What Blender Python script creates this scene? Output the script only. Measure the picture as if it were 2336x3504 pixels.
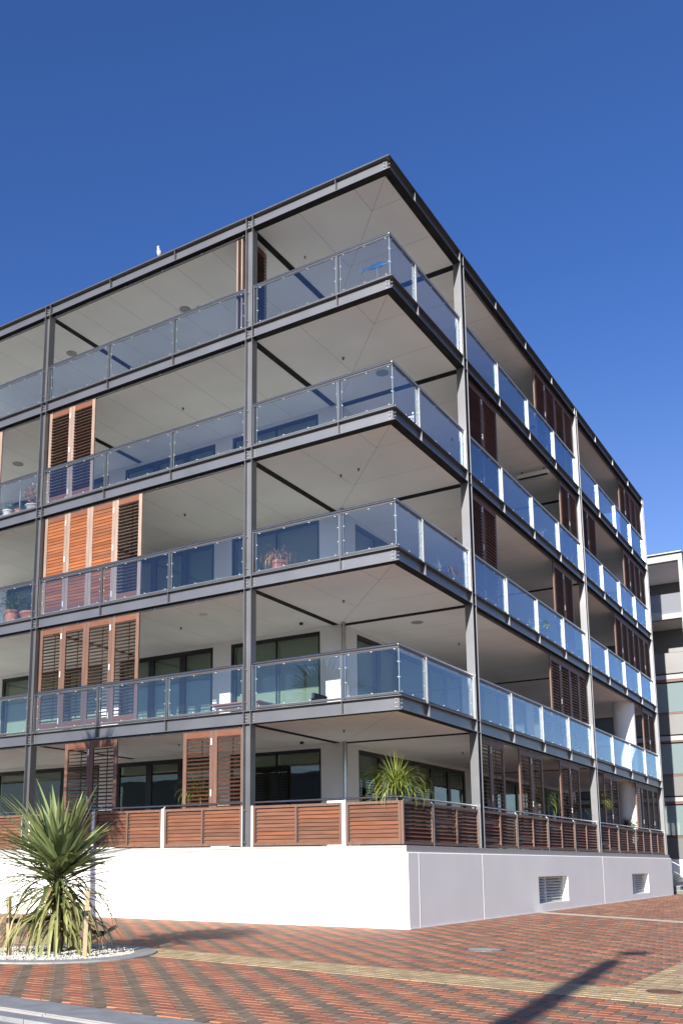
import bpy, bmesh, math, random
from mathutils import Vector, Matrix
random.seed(7)
PI = math.pi
R = math.radians
for o in list(bpy.data.objects):
    bpy.data.objects.remove(o)
scene = bpy.context.scene
COL = scene.collection

# ------------------------------------------------------------------ camera
cam = bpy.data.cameras.new('camera')
cam.sensor_fit = 'VERTICAL'
cam.sensor_height = 36.0
cam.lens = 3271.46 / 3504 * 36
cam.shift_x = (1168 - 945.05) / 3504
cam.shift_y = (2380.5 - 1752) / 3504
cam.clip_end = 3000
cam_o = bpy.data.objects.new('camera', cam)
COL.objects.link(cam_o)
cam_o.location = (8.2605, -17.2585, 1.2378)
cam_o.rotation_euler = (R(99.981), 0, R(33.141))
scene.camera = cam_o
scene.render.resolution_x = 682
scene.render.resolution_y = 1024

# ------------------------------------------------------------------ sky, sun, exposure
SUN_EL = R(19.9)
SUN_AZ = R(6.1)          # the sun stands this far to the +X side of the -Y direction
S = Vector((math.sin(SUN_AZ) * math.cos(SUN_EL), -math.cos(SUN_AZ) * math.cos(SUN_EL), math.sin(SUN_EL)))
world = bpy.data.worlds.new("World")
scene.world = world
world.use_nodes = True
wn = world.node_tree.nodes
sky = wn.new('ShaderNodeTexSky')
sky.sky_type = 'NISHITA'
sky.sun_disc = False
sky.sun_elevation = SUN_EL
sky.sun_rotation = PI - SUN_AZ
sky.air_density = 1.0
sky.dust_density = 0.8
sky.ozone_density = 8.0
wn['Background'].inputs[1].default_value = 0.086
wb = wn.new('ShaderNodeMix')            # cool white balance of the camera
wb.data_type = 'RGBA'
wb.blend_type = 'MULTIPLY'
wb.inputs[0].default_value = 1.0
wb.inputs[7].default_value = (0.86, 0.88, 1.08, 1)
world.node_tree.links.new(sky.outputs[0], wb.inputs[6])
wl = world.node_tree.links               # pale haze low over the horizon
geo = wn.new('ShaderNodeTexCoord')
sep = wn.new('ShaderNodeSeparateXYZ')
wl.new(geo.outputs['Generated'], sep.inputs[0])
hz = wn.new('ShaderNodeMapRange')
hz.inputs['From Min'].default_value = 0.58
hz.inputs['From Max'].default_value = 0.0
wl.new(sep.outputs['Z'], hz.inputs['Value'])
hp = wn.new('ShaderNodeMath')
hp.operation = 'POWER'
hp.inputs[1].default_value = 2.0
wl.new(hz.outputs[0], hp.inputs[0])
hc = wn.new('ShaderNodeVectorMath')
hc.operation = 'SCALE'
hc.inputs[0].default_value = (2.7, 2.4, 0.4)
wl.new(hp.outputs[0], hc.inputs['Scale'])
ha = wn.new('ShaderNodeVectorMath')
ha.operation = 'ADD'
wl.new(wb.outputs[2], ha.inputs[0])
wl.new(hc.outputs[0], ha.inputs[1])
wl.new(ha.outputs[0], wn['Background'].inputs[0])
sun = bpy.data.lights.new('sun', 'SUN')
sun.energy = 5.0
sun.angle = R(0.5)
sun.color = (1.0, 0.95, 0.87)
sun_o = bpy.data.objects.new('sun', sun)
COL.objects.link(sun_o)
sun_o.rotation_euler = S.to_track_quat('Z', 'Y').to_euler()
sun_o.location = S * 60
vs = scene.view_settings
vs.view_transform = 'Standard'
vs.look = 'None'
vs.exposure = 0.9
vs.gamma = 1.0

# ------------------------------------------------------------------ materials
def mat(name):
    m = bpy.data.materials.new(name)
    m.use_nodes = True
    return m, m.node_tree.nodes, m.node_tree.links

def basic(name, col, rough=0.6, metal=0.0, noise=0.12, scale=6.0, bump=0.0, bscale=60.0, stretch=None, spec=0.5, col2=None):
    """principled surface whose colour wanders a little with object-space noise"""
    m, n, l = mat(name)
    p = n['Principled BSDF']
    p.inputs['Roughness'].default_value = rough
    p.inputs['Metallic'].default_value = metal
    p.inputs['Specular IOR Level'].default_value = spec
    tc = n.new('ShaderNodeTexCoord')
    mp = n.new('ShaderNodeMapping')
    if stretch:
        mp.inputs['Scale'].default_value = stretch
    l.new(tc.outputs['Object'], mp.inputs[0])
    t = n.new('ShaderNodeTexNoise')
    t.inputs['Scale'].default_value = scale
    t.inputs['Detail'].default_value = 5
    l.new(mp.outputs[0], t.inputs['Vector'])
    cr = n.new('ShaderNodeValToRGB')
    c = Vector(col)
    c2 = Vector(col2) if col2 else None
    lo = c * (1 - noise)
    hi = c2 if c2 else c * (1 + noise)
    cr.color_ramp.elements[0].position = 0.3
    cr.color_ramp.elements[1].position = 0.7
    cr.color_ramp.elements[0].color = (*lo, 1)
    cr.color_ramp.elements[1].color = (*[min(v, 0.95) for v in hi], 1)
    l.new(t.outputs['Fac'], cr.inputs[0])
    l.new(cr.outputs[0], p.inputs['Base Color'])
    if bump:
        t2 = n.new('ShaderNodeTexNoise')
        t2.inputs['Scale'].default_value = bscale
        t2.inputs['Detail'].default_value = 4
        l.new(mp.outputs[0], t2.inputs['Vector'])
        b = n.new('ShaderNodeBump')
        b.inputs['Strength'].default_value = bump
        b.inputs['Distance'].default_value = 0.01
        l.new(t2.outputs['Fac'], b.inputs['Height'])
        l.new(b.outputs[0], p.inputs['Normal'])
    return m

def attr_mat(name, attr, rough=0.7, bump=0.25, bscale=45, noise=0.35, nscale=9.0, spec=0.4, stretch=None, trans=0.0):
    """base colour from a per-face colour attribute, mottled with noise"""
    m, n, l = mat(name)
    p = n['Principled BSDF']
    p.inputs['Roughness'].default_value = rough
    p.inputs['Specular IOR Level'].default_value = spec
    a = n.new('ShaderNodeAttribute')
    a.attribute_name = attr
    tc = n.new('ShaderNodeTexCoord')
    mp = n.new('ShaderNodeMapping')
    if stretch:
        mp.inputs['Scale'].default_value = stretch
    l.new(tc.outputs['Object'], mp.inputs[0])
    t = n.new('ShaderNodeTexNoise')
    t.inputs['Scale'].default_value = nscale
    t.inputs['Detail'].default_value = 6
    l.new(mp.outputs[0], t.inputs['Vector'])
    mr = n.new('ShaderNodeMapRange')
    mr.inputs['From Min'].default_value = 0.25
    mr.inputs['From Max'].default_value = 0.75
    mr.inputs['To Min'].default_value = 1 - noise
    mr.inputs['To Max'].default_value = 1 + noise
    l.new(t.outputs['Fac'], mr.inputs['Value'])
    mx = n.new('ShaderNodeVectorMath')
    mx.operation = 'SCALE'
    l.new(a.outputs['Color'], mx.inputs[0])
    l.new(mr.outputs[0], mx.inputs['Scale'])
    l.new(mx.outputs[0], p.inputs['Base Color'])
    t2 = n.new('ShaderNodeTexNoise')
    t2.inputs['Scale'].default_value = bscale
    l.new(mp.outputs[0], t2.inputs['Vector'])
    b = n.new('ShaderNodeBump')
    b.inputs['Strength'].default_value = bump
    b.inputs['Distance'].default_value = 0.01
    l.new(t2.outputs['Fac'], b.inputs['Height'])
    l.new(b.outputs[0], p.inputs['Normal'])
    if trans:
        tb = n.new('ShaderNodeBsdfTranslucent')
        l.new(mx.outputs[0], tb.inputs['Color'])
        ms = n.new('ShaderNodeMixShader')
        ms.inputs[0].default_value = trans
        l.new(p.outputs[0], ms.inputs[1])
        l.new(tb.outputs[0], ms.inputs[2])
        l.new(ms.outputs[0], n['Material Output'].inputs['Surface'])
    return m

def glass(name, tint, f0=0.045, rough=0.0, wav=0.0, refl=(1, 1, 1), diffuse=0.0, dcol=(0.5, 0.6, 0.65)):
    """clear pane: tinted straight-through light plus a Schlick mirror reflection"""
    m, n, l = mat(name)
    n.remove(n['Principled BSDF'])
    tr = n.new('ShaderNodeBsdfTransparent')
    tr.inputs[0].default_value = (*tint, 1)
    gl = n.new('ShaderNodeBsdfGlossy')
    gl.inputs['Roughness'].default_value = rough
    gl.inputs['Color'].default_value = (*refl, 1)
    lw = n.new('ShaderNodeLayerWeight')
    lw.inputs['Blend'].default_value = 0.5
    pw = n.new('ShaderNodeMath')
    pw.operation = 'POWER'
    pw.inputs[1].default_value = 5.0
    l.new(lw.outputs['Facing'], pw.inputs[0])
    ma = n.new('ShaderNodeMath')
    ma.operation = 'MULTIPLY_ADD'
    ma.inputs[1].default_value = 1 - f0
    ma.inputs[2].default_value = f0
    l.new(pw.outputs[0], ma.inputs[0])
    ms = n.new('ShaderNodeMixShader')
    l.new(ma.outputs[0], ms.inputs[0])
    base = tr
    if diffuse:
        df = n.new('ShaderNodeBsdfDiffuse')
        df.inputs[0].default_value = (*dcol, 1)
        m2 = n.new('ShaderNodeMixShader')
        m2.inputs[0].default_value = diffuse
        l.new(tr.outputs[0], m2.inputs[1])
        l.new(df.outputs[0], m2.inputs[2])
        base = m2
    l.new(base.outputs[0], ms.inputs[1])
    l.new(gl.outputs[0], ms.inputs[2])
    l.new(ms.outputs[0], n['Material Output'].inputs['Surface'])
    if wav:
        tc = n.new('ShaderNodeTexCoord')
        t = n.new('ShaderNodeTexNoise')
        t.inputs['Scale'].default_value = 1.3
        t.inputs['Detail'].default_value = 1
        l.new(tc.outputs['Object'], t.inputs['Vector'])
        b = n.new('ShaderNodeBump')
        b.inputs['Strength'].default_value = wav
        b.inputs['Distance'].default_value = 0.05
        l.new(t.outputs['Fac'], b.inputs['Height'])
        l.new(b.outputs[0], gl.inputs['Normal'])
    return m

def wood(name, c1, c2, rough=0.55, grain=(2, 2, 40), scale=2.0, bump=0.15):
    m, n, l = mat(name)
    p = n['Principled BSDF']
    p.inputs['Roughness'].default_value = rough
    p.inputs['Specular IOR Level'].default_value = 0.35
    tc = n.new('ShaderNodeTexCoord')
    mp = n.new('ShaderNodeMapping')
    mp.inputs['Scale'].default_value = grain
    l.new(tc.outputs['Object'], mp.inputs[0])
    t = n.new('ShaderNodeTexNoise')
    t.inputs['Scale'].default_value = scale
    t.inputs['Detail'].default_value = 8
    t.inputs['Roughness'].default_value = 0.65
    l.new(mp.outputs[0], t.inputs['Vector'])
    oi = n.new('ShaderNodeObjectInfo')
    ad = n.new('ShaderNodeMath')
    ad.operation = 'MULTIPLY_ADD'
    ad.inputs[1].default_value = 0.25
    l.new(oi.outputs['Random'], ad.inputs[0])
    sb = n.new('ShaderNodeMath')
    sb.operation = 'SUBTRACT'
    sb.inputs[1].default_value = 0.12
    l.new(t.outputs['Fac'], sb.inputs[0])
    l.new(sb.outputs[0], ad.inputs[2])
    cr = n.new('ShaderNodeValToRGB')
    cr.color_ramp.elements[0].position = 0.3
    cr.color_ramp.elements[1].position = 0.72
    cr.color_ramp.elements[0].color = (*c1, 1)
    cr.color_ramp.elements[1].color = (*c2, 1)
    l.new(ad.outputs[0], cr.inputs[0])
    l.new(cr.outputs[0], p.inputs['Base Color'])
    b = n.new('ShaderNodeBump')
    b.inputs['Strength'].default_value = bump
    b.inputs['Distance'].default_value = 0.004
    l.new(t.outputs['Fac'], b.inputs['Height'])
    l.new(b.outputs[0], p.inputs['Normal'])
    return m

M = {}
M['steel'] = basic('grey_steel_paint', (0.178, 0.180, 0.190), 0.40, 0.70, 0.10, 1.2, 0.03, 120, spec=0.3)
M['underside_shade'] = basic('patchy_underside_shade', (0.010, 0.010, 0.010), 0.7, 0.0, 0.2, 2.2, 0.1, 40, stretch=(1, 3, 1), spec=0.15, col2=(0.03, 0.028, 0.027))  # shade painted into flange and cross-beam undersides, with paler patches
M['steel_dark'] = basic('dark_steel_paint', (0.05, 0.05, 0.055), 0.5, 0.0, 0.2, 2.0)
M['bolt'] = basic('galvanised_bolt', (0.45, 0.45, 0.44), 0.4, 0.6, 0.2, 30)
M['inox'] = basic('stainless_steel', (0.42, 0.42, 0.41), 0.22, 1.0, 0.06, 8)
M['post'] = basic('brushed_post_steel', (0.36, 0.36, 0.35), 0.34, 0.92, 0.06, 8)
M['whitepost'] = basic('white_painted_post', (0.66, 0.66, 0.63), 0.5, 0.0, 0.05, 5)
M['stud'] = basic('bright_stud', (0.75, 0.75, 0.73), 0.4, 0.3, 0.05, 8)
M['plaster'] = basic('white_plaster', (0.86, 0.845, 0.79), 0.85, 0.0, 0.03, 0.8, 0.12, 25, spec=0.2)
M['bead'] = basic('white_joint_bead', (0.84, 0.83, 0.81), 0.7, 0, 0.02, 5)
M['wall'] = basic('cream_wall_paint', (0.74, 0.73, 0.70), 0.85, 0, 0.02, 1.5, spec=0.2)
M['ceil'] = basic('white_soffit_paint', (0.85, 0.835, 0.80), 0.8, 0, 0.05, 0.7, spec=0.2)
M['joint'] = basic('soffit_joint', (0.30, 0.29, 0.27), 0.9, 0, 0.2, 4)
M['slab'] = basic('concrete_slab', (0.35, 0.34, 0.32), 0.9, 0, 0.1, 2)
M['tile'] = basic('pale_balcony_tile', (0.38, 0.37, 0.355), 0.5, 0, 0.08, 2)
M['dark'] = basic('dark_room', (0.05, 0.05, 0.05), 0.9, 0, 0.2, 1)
M['blackframe'] = basic('black_aluminium', (0.012, 0.012, 0.014), 0.4, 0, 0.2, 4)
M['blind'] = basic('roller_blind', (0.36, 0.37, 0.32), 0.9, 0, 0.03, 3)
M['fitting'] = basic('white_plastic_fitting', (0.62, 0.60, 0.56), 0.5, 0, 0.03, 5)
M['greyfit'] = basic('grey_fitting', (0.33, 0.32, 0.30), 0.6, 0, 0.06, 9)
M['blackfit'] = basic('black_fitting', (0.02, 0.02, 0.02), 0.5, 0, 0.1, 9)
M['pull'] = basic('white_pull_handle', (0.80, 0.80, 0.78), 0.3, 0, 0.02, 5)
M['glass'] = glass('balustrade_glass', (0.86, 0.90, 0.94), 0.065, refl=(0.80, 0.92, 1.0))
M['glassedge'] = basic('glass_edge', (0.34, 0.42, 0.44), 0.3, 0, 0.1, 6)
M['winglass'] = glass('window_glass', (0.80, 0.86, 0.81), 0.05, wav=0.02)
M['stile'] = wood('weathered_cedar', (0.20, 0.135, 0.102), (0.35, 0.26, 0.205), 0.6, (7, 7, 0.7), 3.0)
M['stile_red'] = wood('oiled_cedar_frame', (0.110, 0.060, 0.042), (0.175, 0.102, 0.074), 0.5, (7, 7, 0.7), 3.0)
M['rail_wood'] = wood('oiled_cedar_rail', (0.125, 0.048, 0.027), (0.185, 0.076, 0.044), 0.5, (0.7, 7, 7), 3.0)
M['board'] = attr_mat('cedar_board', 'col', 0.5, 0.12, 30, 0.30, 2.4, 0.35, (0.7, 5, 9))
M['greytimber'] = wood('silvered_timber', (0.24, 0.23, 0.22), (0.46, 0.44, 0.41), 0.75, (0.5, 8, 14), 2.5, 0.3)
M['stake'] = wood('pine_stake', (0.28, 0.21, 0.115), (0.38, 0.30, 0.18), 0.7, (8, 8, 0.8), 3)
M['terracotta'] = basic('terracotta', (0.45, 0.17, 0.09), 0.75, 0, 0.15, 9)
M['creampot'] = basic('cream_pot', (0.62, 0.54, 0.43), 0.7, 0, 0.08, 9)
M['darkpot'] = basic('dark_pot', (0.06, 0.06, 0.065), 0.5, 0, 0.1, 9)
M['soil'] = basic('potting_soil', (0.03, 0.022, 0.016), 0.95, 0, 0.3, 40)
M['bark'] = basic('palm_bark', (0.085, 0.055, 0.035), 0.95, 0, 0.5, 18, 0.8, 30, stretch=(1, 1, 3))
M['leaf'] = attr_mat('strap_leaf', 'col', 0.4, 0.05, 30, 0.15, 4, 0.5, trans=0.22)
M['rubber'] = basic('black_rubber', (0.012, 0.012, 0.012), 0.7, 0, 0.1, 9)
M['concrete'] = basic('pale_concrete', (0.30, 0.30, 0.29), 0.9, 0, 0.16, 9, 0.5, 120)
M['kerb'] = basic('kerb_concrete', (0.24, 0.245, 0.25), 0.85, 0, 0.16, 5, 0.4, 90)
M['kerbline'] = basic('kerb_nosing', (0.30, 0.29, 0.28), 0.7, 0, 0.08, 9)
M['asphalt'] = basic('road_asphalt', (0.24, 0.24, 0.225), 0.9, 0, 0.2, 30, 0.6, 150)
M['sand'] = basic('joint_sand', (0.25, 0.18, 0.125), 0.95, 0, 0.3, 20)
M['farground'] = basic('far_paving', (0.20, 0.16, 0.13), 0.95, 0, 0.2, 0.3)
M['brick'] = attr_mat('clay_paver', 'col', 0.72, 0.35, 70, 0.25, 5, 0.35)
M['pebble'] = attr_mat('white_pebble', 'col', 0.8, 0.1, 30, 0.08, 9)
M['iron'] = basic('cast_iron', (0.17, 0.17, 0.165), 0.6, 0.5, 0.25, 22, 0.6, 60)
M['iron_rust'] = basic('rusty_iron', (0.10, 0.045, 0.035), 0.75, 0.2, 0.3, 22, 0.6, 60)
M['bluefish'] = basic('blue_enamel', (0.045, 0.11, 0.21), 0.35, 0.3, 0.35, 14)
M['white'] = basic('white_paint', (0.78, 0.78, 0.76), 0.5, 0, 0.02, 5)
M['tabletop'] = wood('teak_table', (0.22, 0.09, 0.04), (0.36, 0.17, 0.08), 0.5, (1, 6, 6), 2.5)
M['charcoal'] = basic('charcoal_fabric', (0.03, 0.035, 0.05), 0.9, 0, 0.2, 20)
M['zinc'] = basic('zinc_cladding', (0.125, 0.123, 0.121), 0.38, 0.4, 0.12, 0.5)
M['copper'] = basic('brown_trim', (0.12, 0.055, 0.038), 0.5, 0, 0.15, 5)
M['palepanel'] = basic('pale_panel', (0.30, 0.30, 0.30), 0.6, 0, 0.04, 2)
M['blockglass'] = glass('block_glazing', (0.3, 0.36, 0.38), 0.12, diffuse=0.5, dcol=(0.36, 0.46, 0.47))
M['frostglass'] = glass('frosted_balustrade', (0.7, 0.75, 0.78), 0.06, diffuse=0.7, dcol=(0.27, 0.28, 0.31))
M['gullwhite'] = basic('white_feathers', (0.82, 0.82, 0.80), 0.8, 0, 0.03, 20)
M['gullgrey'] = basic('grey_feathers', (0.40, 0.41, 0.43), 0.8, 0, 0.06, 20)
M['gullred'] = basic('red_beak', (0.45, 0.06, 0.03), 0.5, 0, 0.1, 20)
M['stair'] = basic('dark_stone_step', (0.13, 0.15, 0.15), 0.7, 0, 0.15, 8, 0.3, 60)
M['lamp'] = basic('lamp_post_paint', (0.05, 0.055, 0.06), 0.4, 0.3, 0.1, 6)

# ------------------------------------------------------------------ mesh helpers
class MB:
    def __init__(self):
        self.v, self.f, self.m, self.c = [], [], [], []
    def face(self, pts, mi=0, col=None):
        i = len(self.v)
        self.v += [tuple(p) for p in pts]
        self.f.append(tuple(range(i, i + len(pts))))
        self.m.append(mi)
        self.c.append(col)
    def poly(self, verts, faces, mi=0, col=None):
        i = len(self.v)
        self.v += [tuple(p) for p in verts]
        for f in faces:
            self.f.append(tuple(i + k for k in f))
            self.m.append(mi)
            self.c.append(col)
    def box(self, x0, x1, y0, y1, z0, z1, mi=0, col=None, mtx=None):
        vs_ = [Vector((x, y, z)) for z in (z0, z1) for y in (y0, y1) for x in (x0, x1)]
        if mtx is not None:
            vs_ = [mtx @ p for p in vs_]
        self.poly(vs_, [(0, 2, 3, 1), (4, 5, 7, 6), (0, 1, 5, 4), (2, 6, 7, 3), (0, 4, 6, 2), (1, 3, 7, 5)], mi, col)
    def tube(self, pts, r, n=8, mi=0, caps=True, col=None):
        pts = [Vector(p) for p in pts]
        rs = r if isinstance(r, (list, tuple)) else [r] * len(pts)
        base = len(self.v)
        for k, p in enumerate(pts):
            a = pts[max(k - 1, 0)]
            b = pts[min(k + 1, len(pts) - 1)]
            t = (b - a).normalized()
            u = t.cross(Vector((0, 0, 1)))
            if u.length < 1e-3:
                u = Vector((1, 0, 0))
            u.normalize()
            w = t.cross(u)
            for j in range(n):
                an = 2 * PI * j / n
                self.v.append(tuple(p + (u * math.cos(an) + w * math.sin(an)) * rs[k]))
        for k in range(len(pts) - 1):
            for j in range(n):
                a = base + k * n + j
                b = base + k * n + (j + 1) % n
                self.f.append((a, b, b + n, a + n)); self.m.append(mi); self.c.append(col)
        if caps:
            self.f.append(tuple(base + j for j in range(n))[::-1]); self.m.append(mi); self.c.append(col)
            e = base + (len(pts) - 1) * n
            self.f.append(tuple(e + j for j in range(n))); self.m.append(mi); self.c.append(col)
    def lathe(self, prof, n=20, mi=0, o=(0, 0, 0), col=None):
        base = len(self.v)
        for (r, z) in prof:
            for j in range(n):
                a = 2 * PI * j / n
                self.v.append((o[0] + r * math.cos(a), o[1] + r * math.sin(a), o[2] + z))
        for k in range(len(prof) - 1):
            for j in range(n):
                a = base + k * n + j
                b = base + k * n + (j + 1) % n
                self.f.append((a, b, b + n, a + n)); self.m.append(mi); self.c.append(col)
        self.f.append(tuple(base + j for j in range(n))[::-1]); self.m.append(mi); self.c.append(col)
        e = base + (len(prof) - 1) * n
        self.f.append(tuple(e + j for j in range(n))); self.m.append(mi); self.c.append(col)
    def ellipsoid(self, c, r, nu=14, nv=9, mi=0, mtx=None, col=None):
        vs_, fs = [], []
        for i in range(nv + 1):
            th = PI * i / nv
            for j in range(nu):
                ph = 2 * PI * j / nu
                p = Vector((r[0] * math.sin(th) * math.cos(ph), r[1] * math.sin(th) * math.sin(ph), r[2] * math.cos(th)))
                if mtx is not None:
                    p = mtx @ p
                vs_.append(p + Vector(c))
        for i in range(nv):
            for j in range(nu):
                a = i * nu + j
                b = i * nu + (j + 1) % nu
                fs.append((a, a + nu, b + nu, b))
        self.poly(vs_, fs, mi, col)
    def mesh(self, name, mats, smooth=False):
        me = bpy.data.meshes.new(name)
        me.from_pydata(self.v, [], self.f)
        for k in mats:
            me.materials.append(M[k])
        if len(mats) > 1:
            me.polygons.foreach_set('material_index', self.m)
        if any(c is not None for c in self.c):
            at = me.color_attributes.new('col', 'FLOAT_COLOR', 'CORNER')
            buf = []
            for f, c in zip(self.f, self.c):
                c = c or (0.1, 0.1, 0.1)
                buf += [c[0], c[1], c[2], 1.0] * len(f)
            at.data.foreach_set('color', buf)
        me.validate()
        bm = bmesh.new()
        bm.from_mesh(me)
        if smooth:
            bmesh.ops.remove_doubles(bm, verts=bm.verts, dist=1e-5)
        bmesh.ops.recalc_face_normals(bm, faces=bm.faces)
        bm.to_mesh(me)
        bm.free()
        if smooth:
            me.polygons.foreach_set('use_smooth', [True] * len(me.polygons))
            try:
                me.set_sharp_from_angle(angle=R(40))
            except Exception:
                pass
        return me

def link(name, me, parent=None, loc=(0, 0, 0), rz=0.0):
    o = bpy.data.objects.new(name, me)
    COL.objects.link(o)
    o.location = loc
    o.rotation_euler = (0, 0, rz)
    if parent:
        o.parent = parent
    return o

def obj(name, mb, mats, parent=None, loc=(0, 0, 0), rz=0.0, smooth=False):
    if isinstance(mats, str):
        mats = [mats]
    return link(name, mb.mesh(name, mats, smooth), parent, loc, rz)

def tag(o, label=None, cat=None, group=None, kind=None):
    if label: o['label'] = label
    if cat: o['category'] = cat
    if group: o['group'] = group
    if kind: o['kind'] = kind
    return o

def thing(name, label, cat, loc=(0, 0, 0), rz=0.0, group=None):
    o = bpy.data.objects.new(name, None)
    COL.objects.link(o)
    o.location = loc
    o.rotation_euler = (0, 0, rz)
    o.empty_display_size = 0.3
    return tag(o, label, cat, group)

def copy_tree(o, parent=None):
    c = o.copy()
    COL.objects.link(c)
    c.parent = parent
    for ch in list(o.children):
        copy_tree(ch, c)
    return c

# ------------------------------------------------------------------ ground
def structure(name, mb, mats, smooth=False):
    return tag(obj(name, mb, mats, smooth=smooth), kind='structure')

g = MB()
g.face([(-600, -11.0, -0.13), (600, -80.0, -0.13), (600, -600, -0.13), (-600, -600, -0.13)])
g.face([(-600, -11.0, -0.13), (-600, 900, -0.13), (600, 900, -0.13), (600, -80, -0.13)])
structure('ground', g, 'farground')

def kerb_y(x, off=0.0):
    return -10.66 - 0.09 * x - off

# brick paving: herringbone of separate clay pavers on a sand bed
W_ = 0.1375
REDS = [(0.365, 0.142, 0.078), (0.385, 0.155, 0.085), (0.345, 0.132, 0.076), (0.325, 0.128, 0.080), (0.405, 0.172, 0.092)]
DARK = [(0.205, 0.146, 0.098), (0.22, 0.156, 0.104), (0.19, 0.136, 0.093), (0.235, 0.168, 0.112)]
TAN = [(0.39, 0.285, 0.155), (0.41, 0.305, 0.168), (0.37, 0.27, 0.148), (0.43, 0.325, 0.18)]
rb = random.Random(3)

def jit(c, a=0.12):
    k = 1 + rb.uniform(-a, a)
    return tuple(v * k for v in c)

def paver(mb, x0, x1, y0, y1, z, c, mtx=None):
    gp = 0.004
    tilt = rb.uniform(-0.0012, 0.0012)
    x0 += gp; x1 -= gp; y0 += gp; y1 -= gp
    h = 0.012
    ch = 0.004
    lo = [(x0, y0, z - h), (x1, y0, z - h), (x1, y1, z - h), (x0, y1, z - h)]
    hi = [(x0 + ch, y0 + ch, z + tilt), (x1 - ch, y0 + ch, z + tilt), (x1 - ch, y1 - ch, z - tilt), (x0 + ch, y1 - ch, z - tilt)]
    vv = [Vector(p) for p in lo + hi]
    if mtx is not None:
        vv = [mtx @ p for p in vv]
    mb.poly(vv, [(4, 5, 6, 7), (0, 1, 5, 4), (1, 2, 6, 5), (2, 3, 7, 6), (3, 0, 4, 7)], 0, c)

def paving_ok(x, y):
    if y < kerb_y(x) + 0.02:
        return False
    if x < 0.0 and y > -0.05:
        return False
    if y > 34 or y > -9 and x > 12:
        return False
    # keep to the part a camera near the photograph's could see
    if x > 8.5 and y < -9:
        return False
    if x < -14 or (x < -9 and y < -9):
        return False
    if (x + 1.9) ** 2 + (y + 7.4) ** 2 < 1.2 ** 2:
        return False
    return True

pv = MB()
for row in range(-110, 260):
    for mcol in range(-90, 90):
        ox = (-row + 4 * mcol) * W_
        oy = row * W_
        if ox < -15 or ox > 13:
            continue
        if paving_ok(ox - W_, oy + W_ / 2):
            paver(pv, ox - 2 * W_, ox, oy, oy + W_, 0.0, jit(rb.choice(REDS), 0.06))
        if paving_ok(ox - 2.5 * W_, oy):
            c = rb.choice(DARK) if rb.random() > 0.02 else rb.choice(REDS)
            paver(pv, ox - 3 * W_, ox - 2 * W_, oy - W_, oy + W_, 0.0, jit(c, 0.06))
structure('brick_paving', pv, 'brick')
bed = MB()
bed.face([(-60, kerb_y(-60), -0.010), (14, kerb_y(14), -0.010), (14, 40, -0.010), (-60, 40, -0.010)])
structure('sand_bed', bed, 'sand')

# tan paver bands, laid a few millimetres proud
def band(p0, p1, width, courses, name):
    mb = MB()
    d = Vector((p1[0] - p0[0], p1[1] - p0[1], 0))
    L = d.length
    ang = math.atan2(d.y, d.x)
    mt = Matrix.Translation((p0[0], p0[1], 0)) @ Matrix.Rotation(ang, 4, 'Z')
    cw = width / courses
    mb.poly([mt @ Vector(p) for p in ((0, -0.002, 0.0015), (L, -0.002, 0.0015), (L, width + 0.002, 0.0015), (0, width + 0.002, 0.0015))], [(0, 1, 2, 3)], 0, (0.34, 0.25, 0.14))
    for k in range(courses):
        x = -0.11 * (k % 2)
        while x < L:
            x1 = min(x + 0.22, L)
            xx = max(x, 0)
            if x1 - xx > 0.03:
                paver(mb, xx, x1, k * cw, (k + 1) * cw, 0.006, jit(rb.choice(TAN), 0.10), mt)
            x += 0.22
    return structure(name, mb, 'brick')
band((-9.0, -5.72), (7.6, -8.12), 0.86, 6, 'tan_paver_band')
b2 = MB()
xx = 5.70
x0b = xx
while xx < 8.4:
    y = -7.07 - 0.0 * xx
    k = 0
    yy = -0.145 * (xx - 5.7) - 6.96
    while yy < 6.5:
        paver(b2, xx, xx + 0.143, yy, yy + 0.22, 0.005, jit(rb.choice(TAN), 0.10))
        yy += 0.22
    xx += 0.143
b2.poly([(x0b, -6.96, 0.0012), (8.4, -7.4, 0.0012), (8.4, 6.5, 0.0012), (x0b, 6.5, 0.0012)], [(0, 1, 2, 3)], 0, (0.34, 0.25, 0.14))
structure('tan_paver_strip', b2, 'brick')
pb = MB()
pb.poly([(0.16, 7.95, 0.004), (0.16, 7.35, 0.004), (4.3, 4.75, 0.004), (8.0, 2.4, 0.004), (8.0, 3.0, 0.004), (4.3, 5.35, 0.004)], [(0, 1, 2, 3, 4, 5)])
structure('pale_paving_band', pb, 'creampot')

# kerb of long concrete blocks and the road below it
kb = MB()
ang = math.atan(-0.09)
mt = Matrix.Translation((0, -10.66, 0)) @ Matrix.Rotation(ang, 4, 'Z')
for k in range(-4, 5):
    x0 = 0.42 + k * 1.72
    kb.box(x0, x0 + 1.712, -0.46, -0.008, -0.18, 0.004, 0, mtx=mt)
    kb.box(x0, x0 + 1.712, -0.476, -0.468, -0.18, 0.006, 1, mtx=mt)
    kb.box(x0, x0 + 1.712, -0.51, -0.50, -0.18, 0.0, 1, mtx=mt)
    kb.box(x0, x0 + 1.712, -0.70, -0.525, -0.18, -0.015, 0, mtx=mt)
structure('kerb', kb, ['kerb', 'kerbline'])
rd = MB()
rd.box(-60, 60, -14, -0.71, -0.3, -0.055, 0, mtx=mt)
structure('road', rd, 'asphalt')

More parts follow.
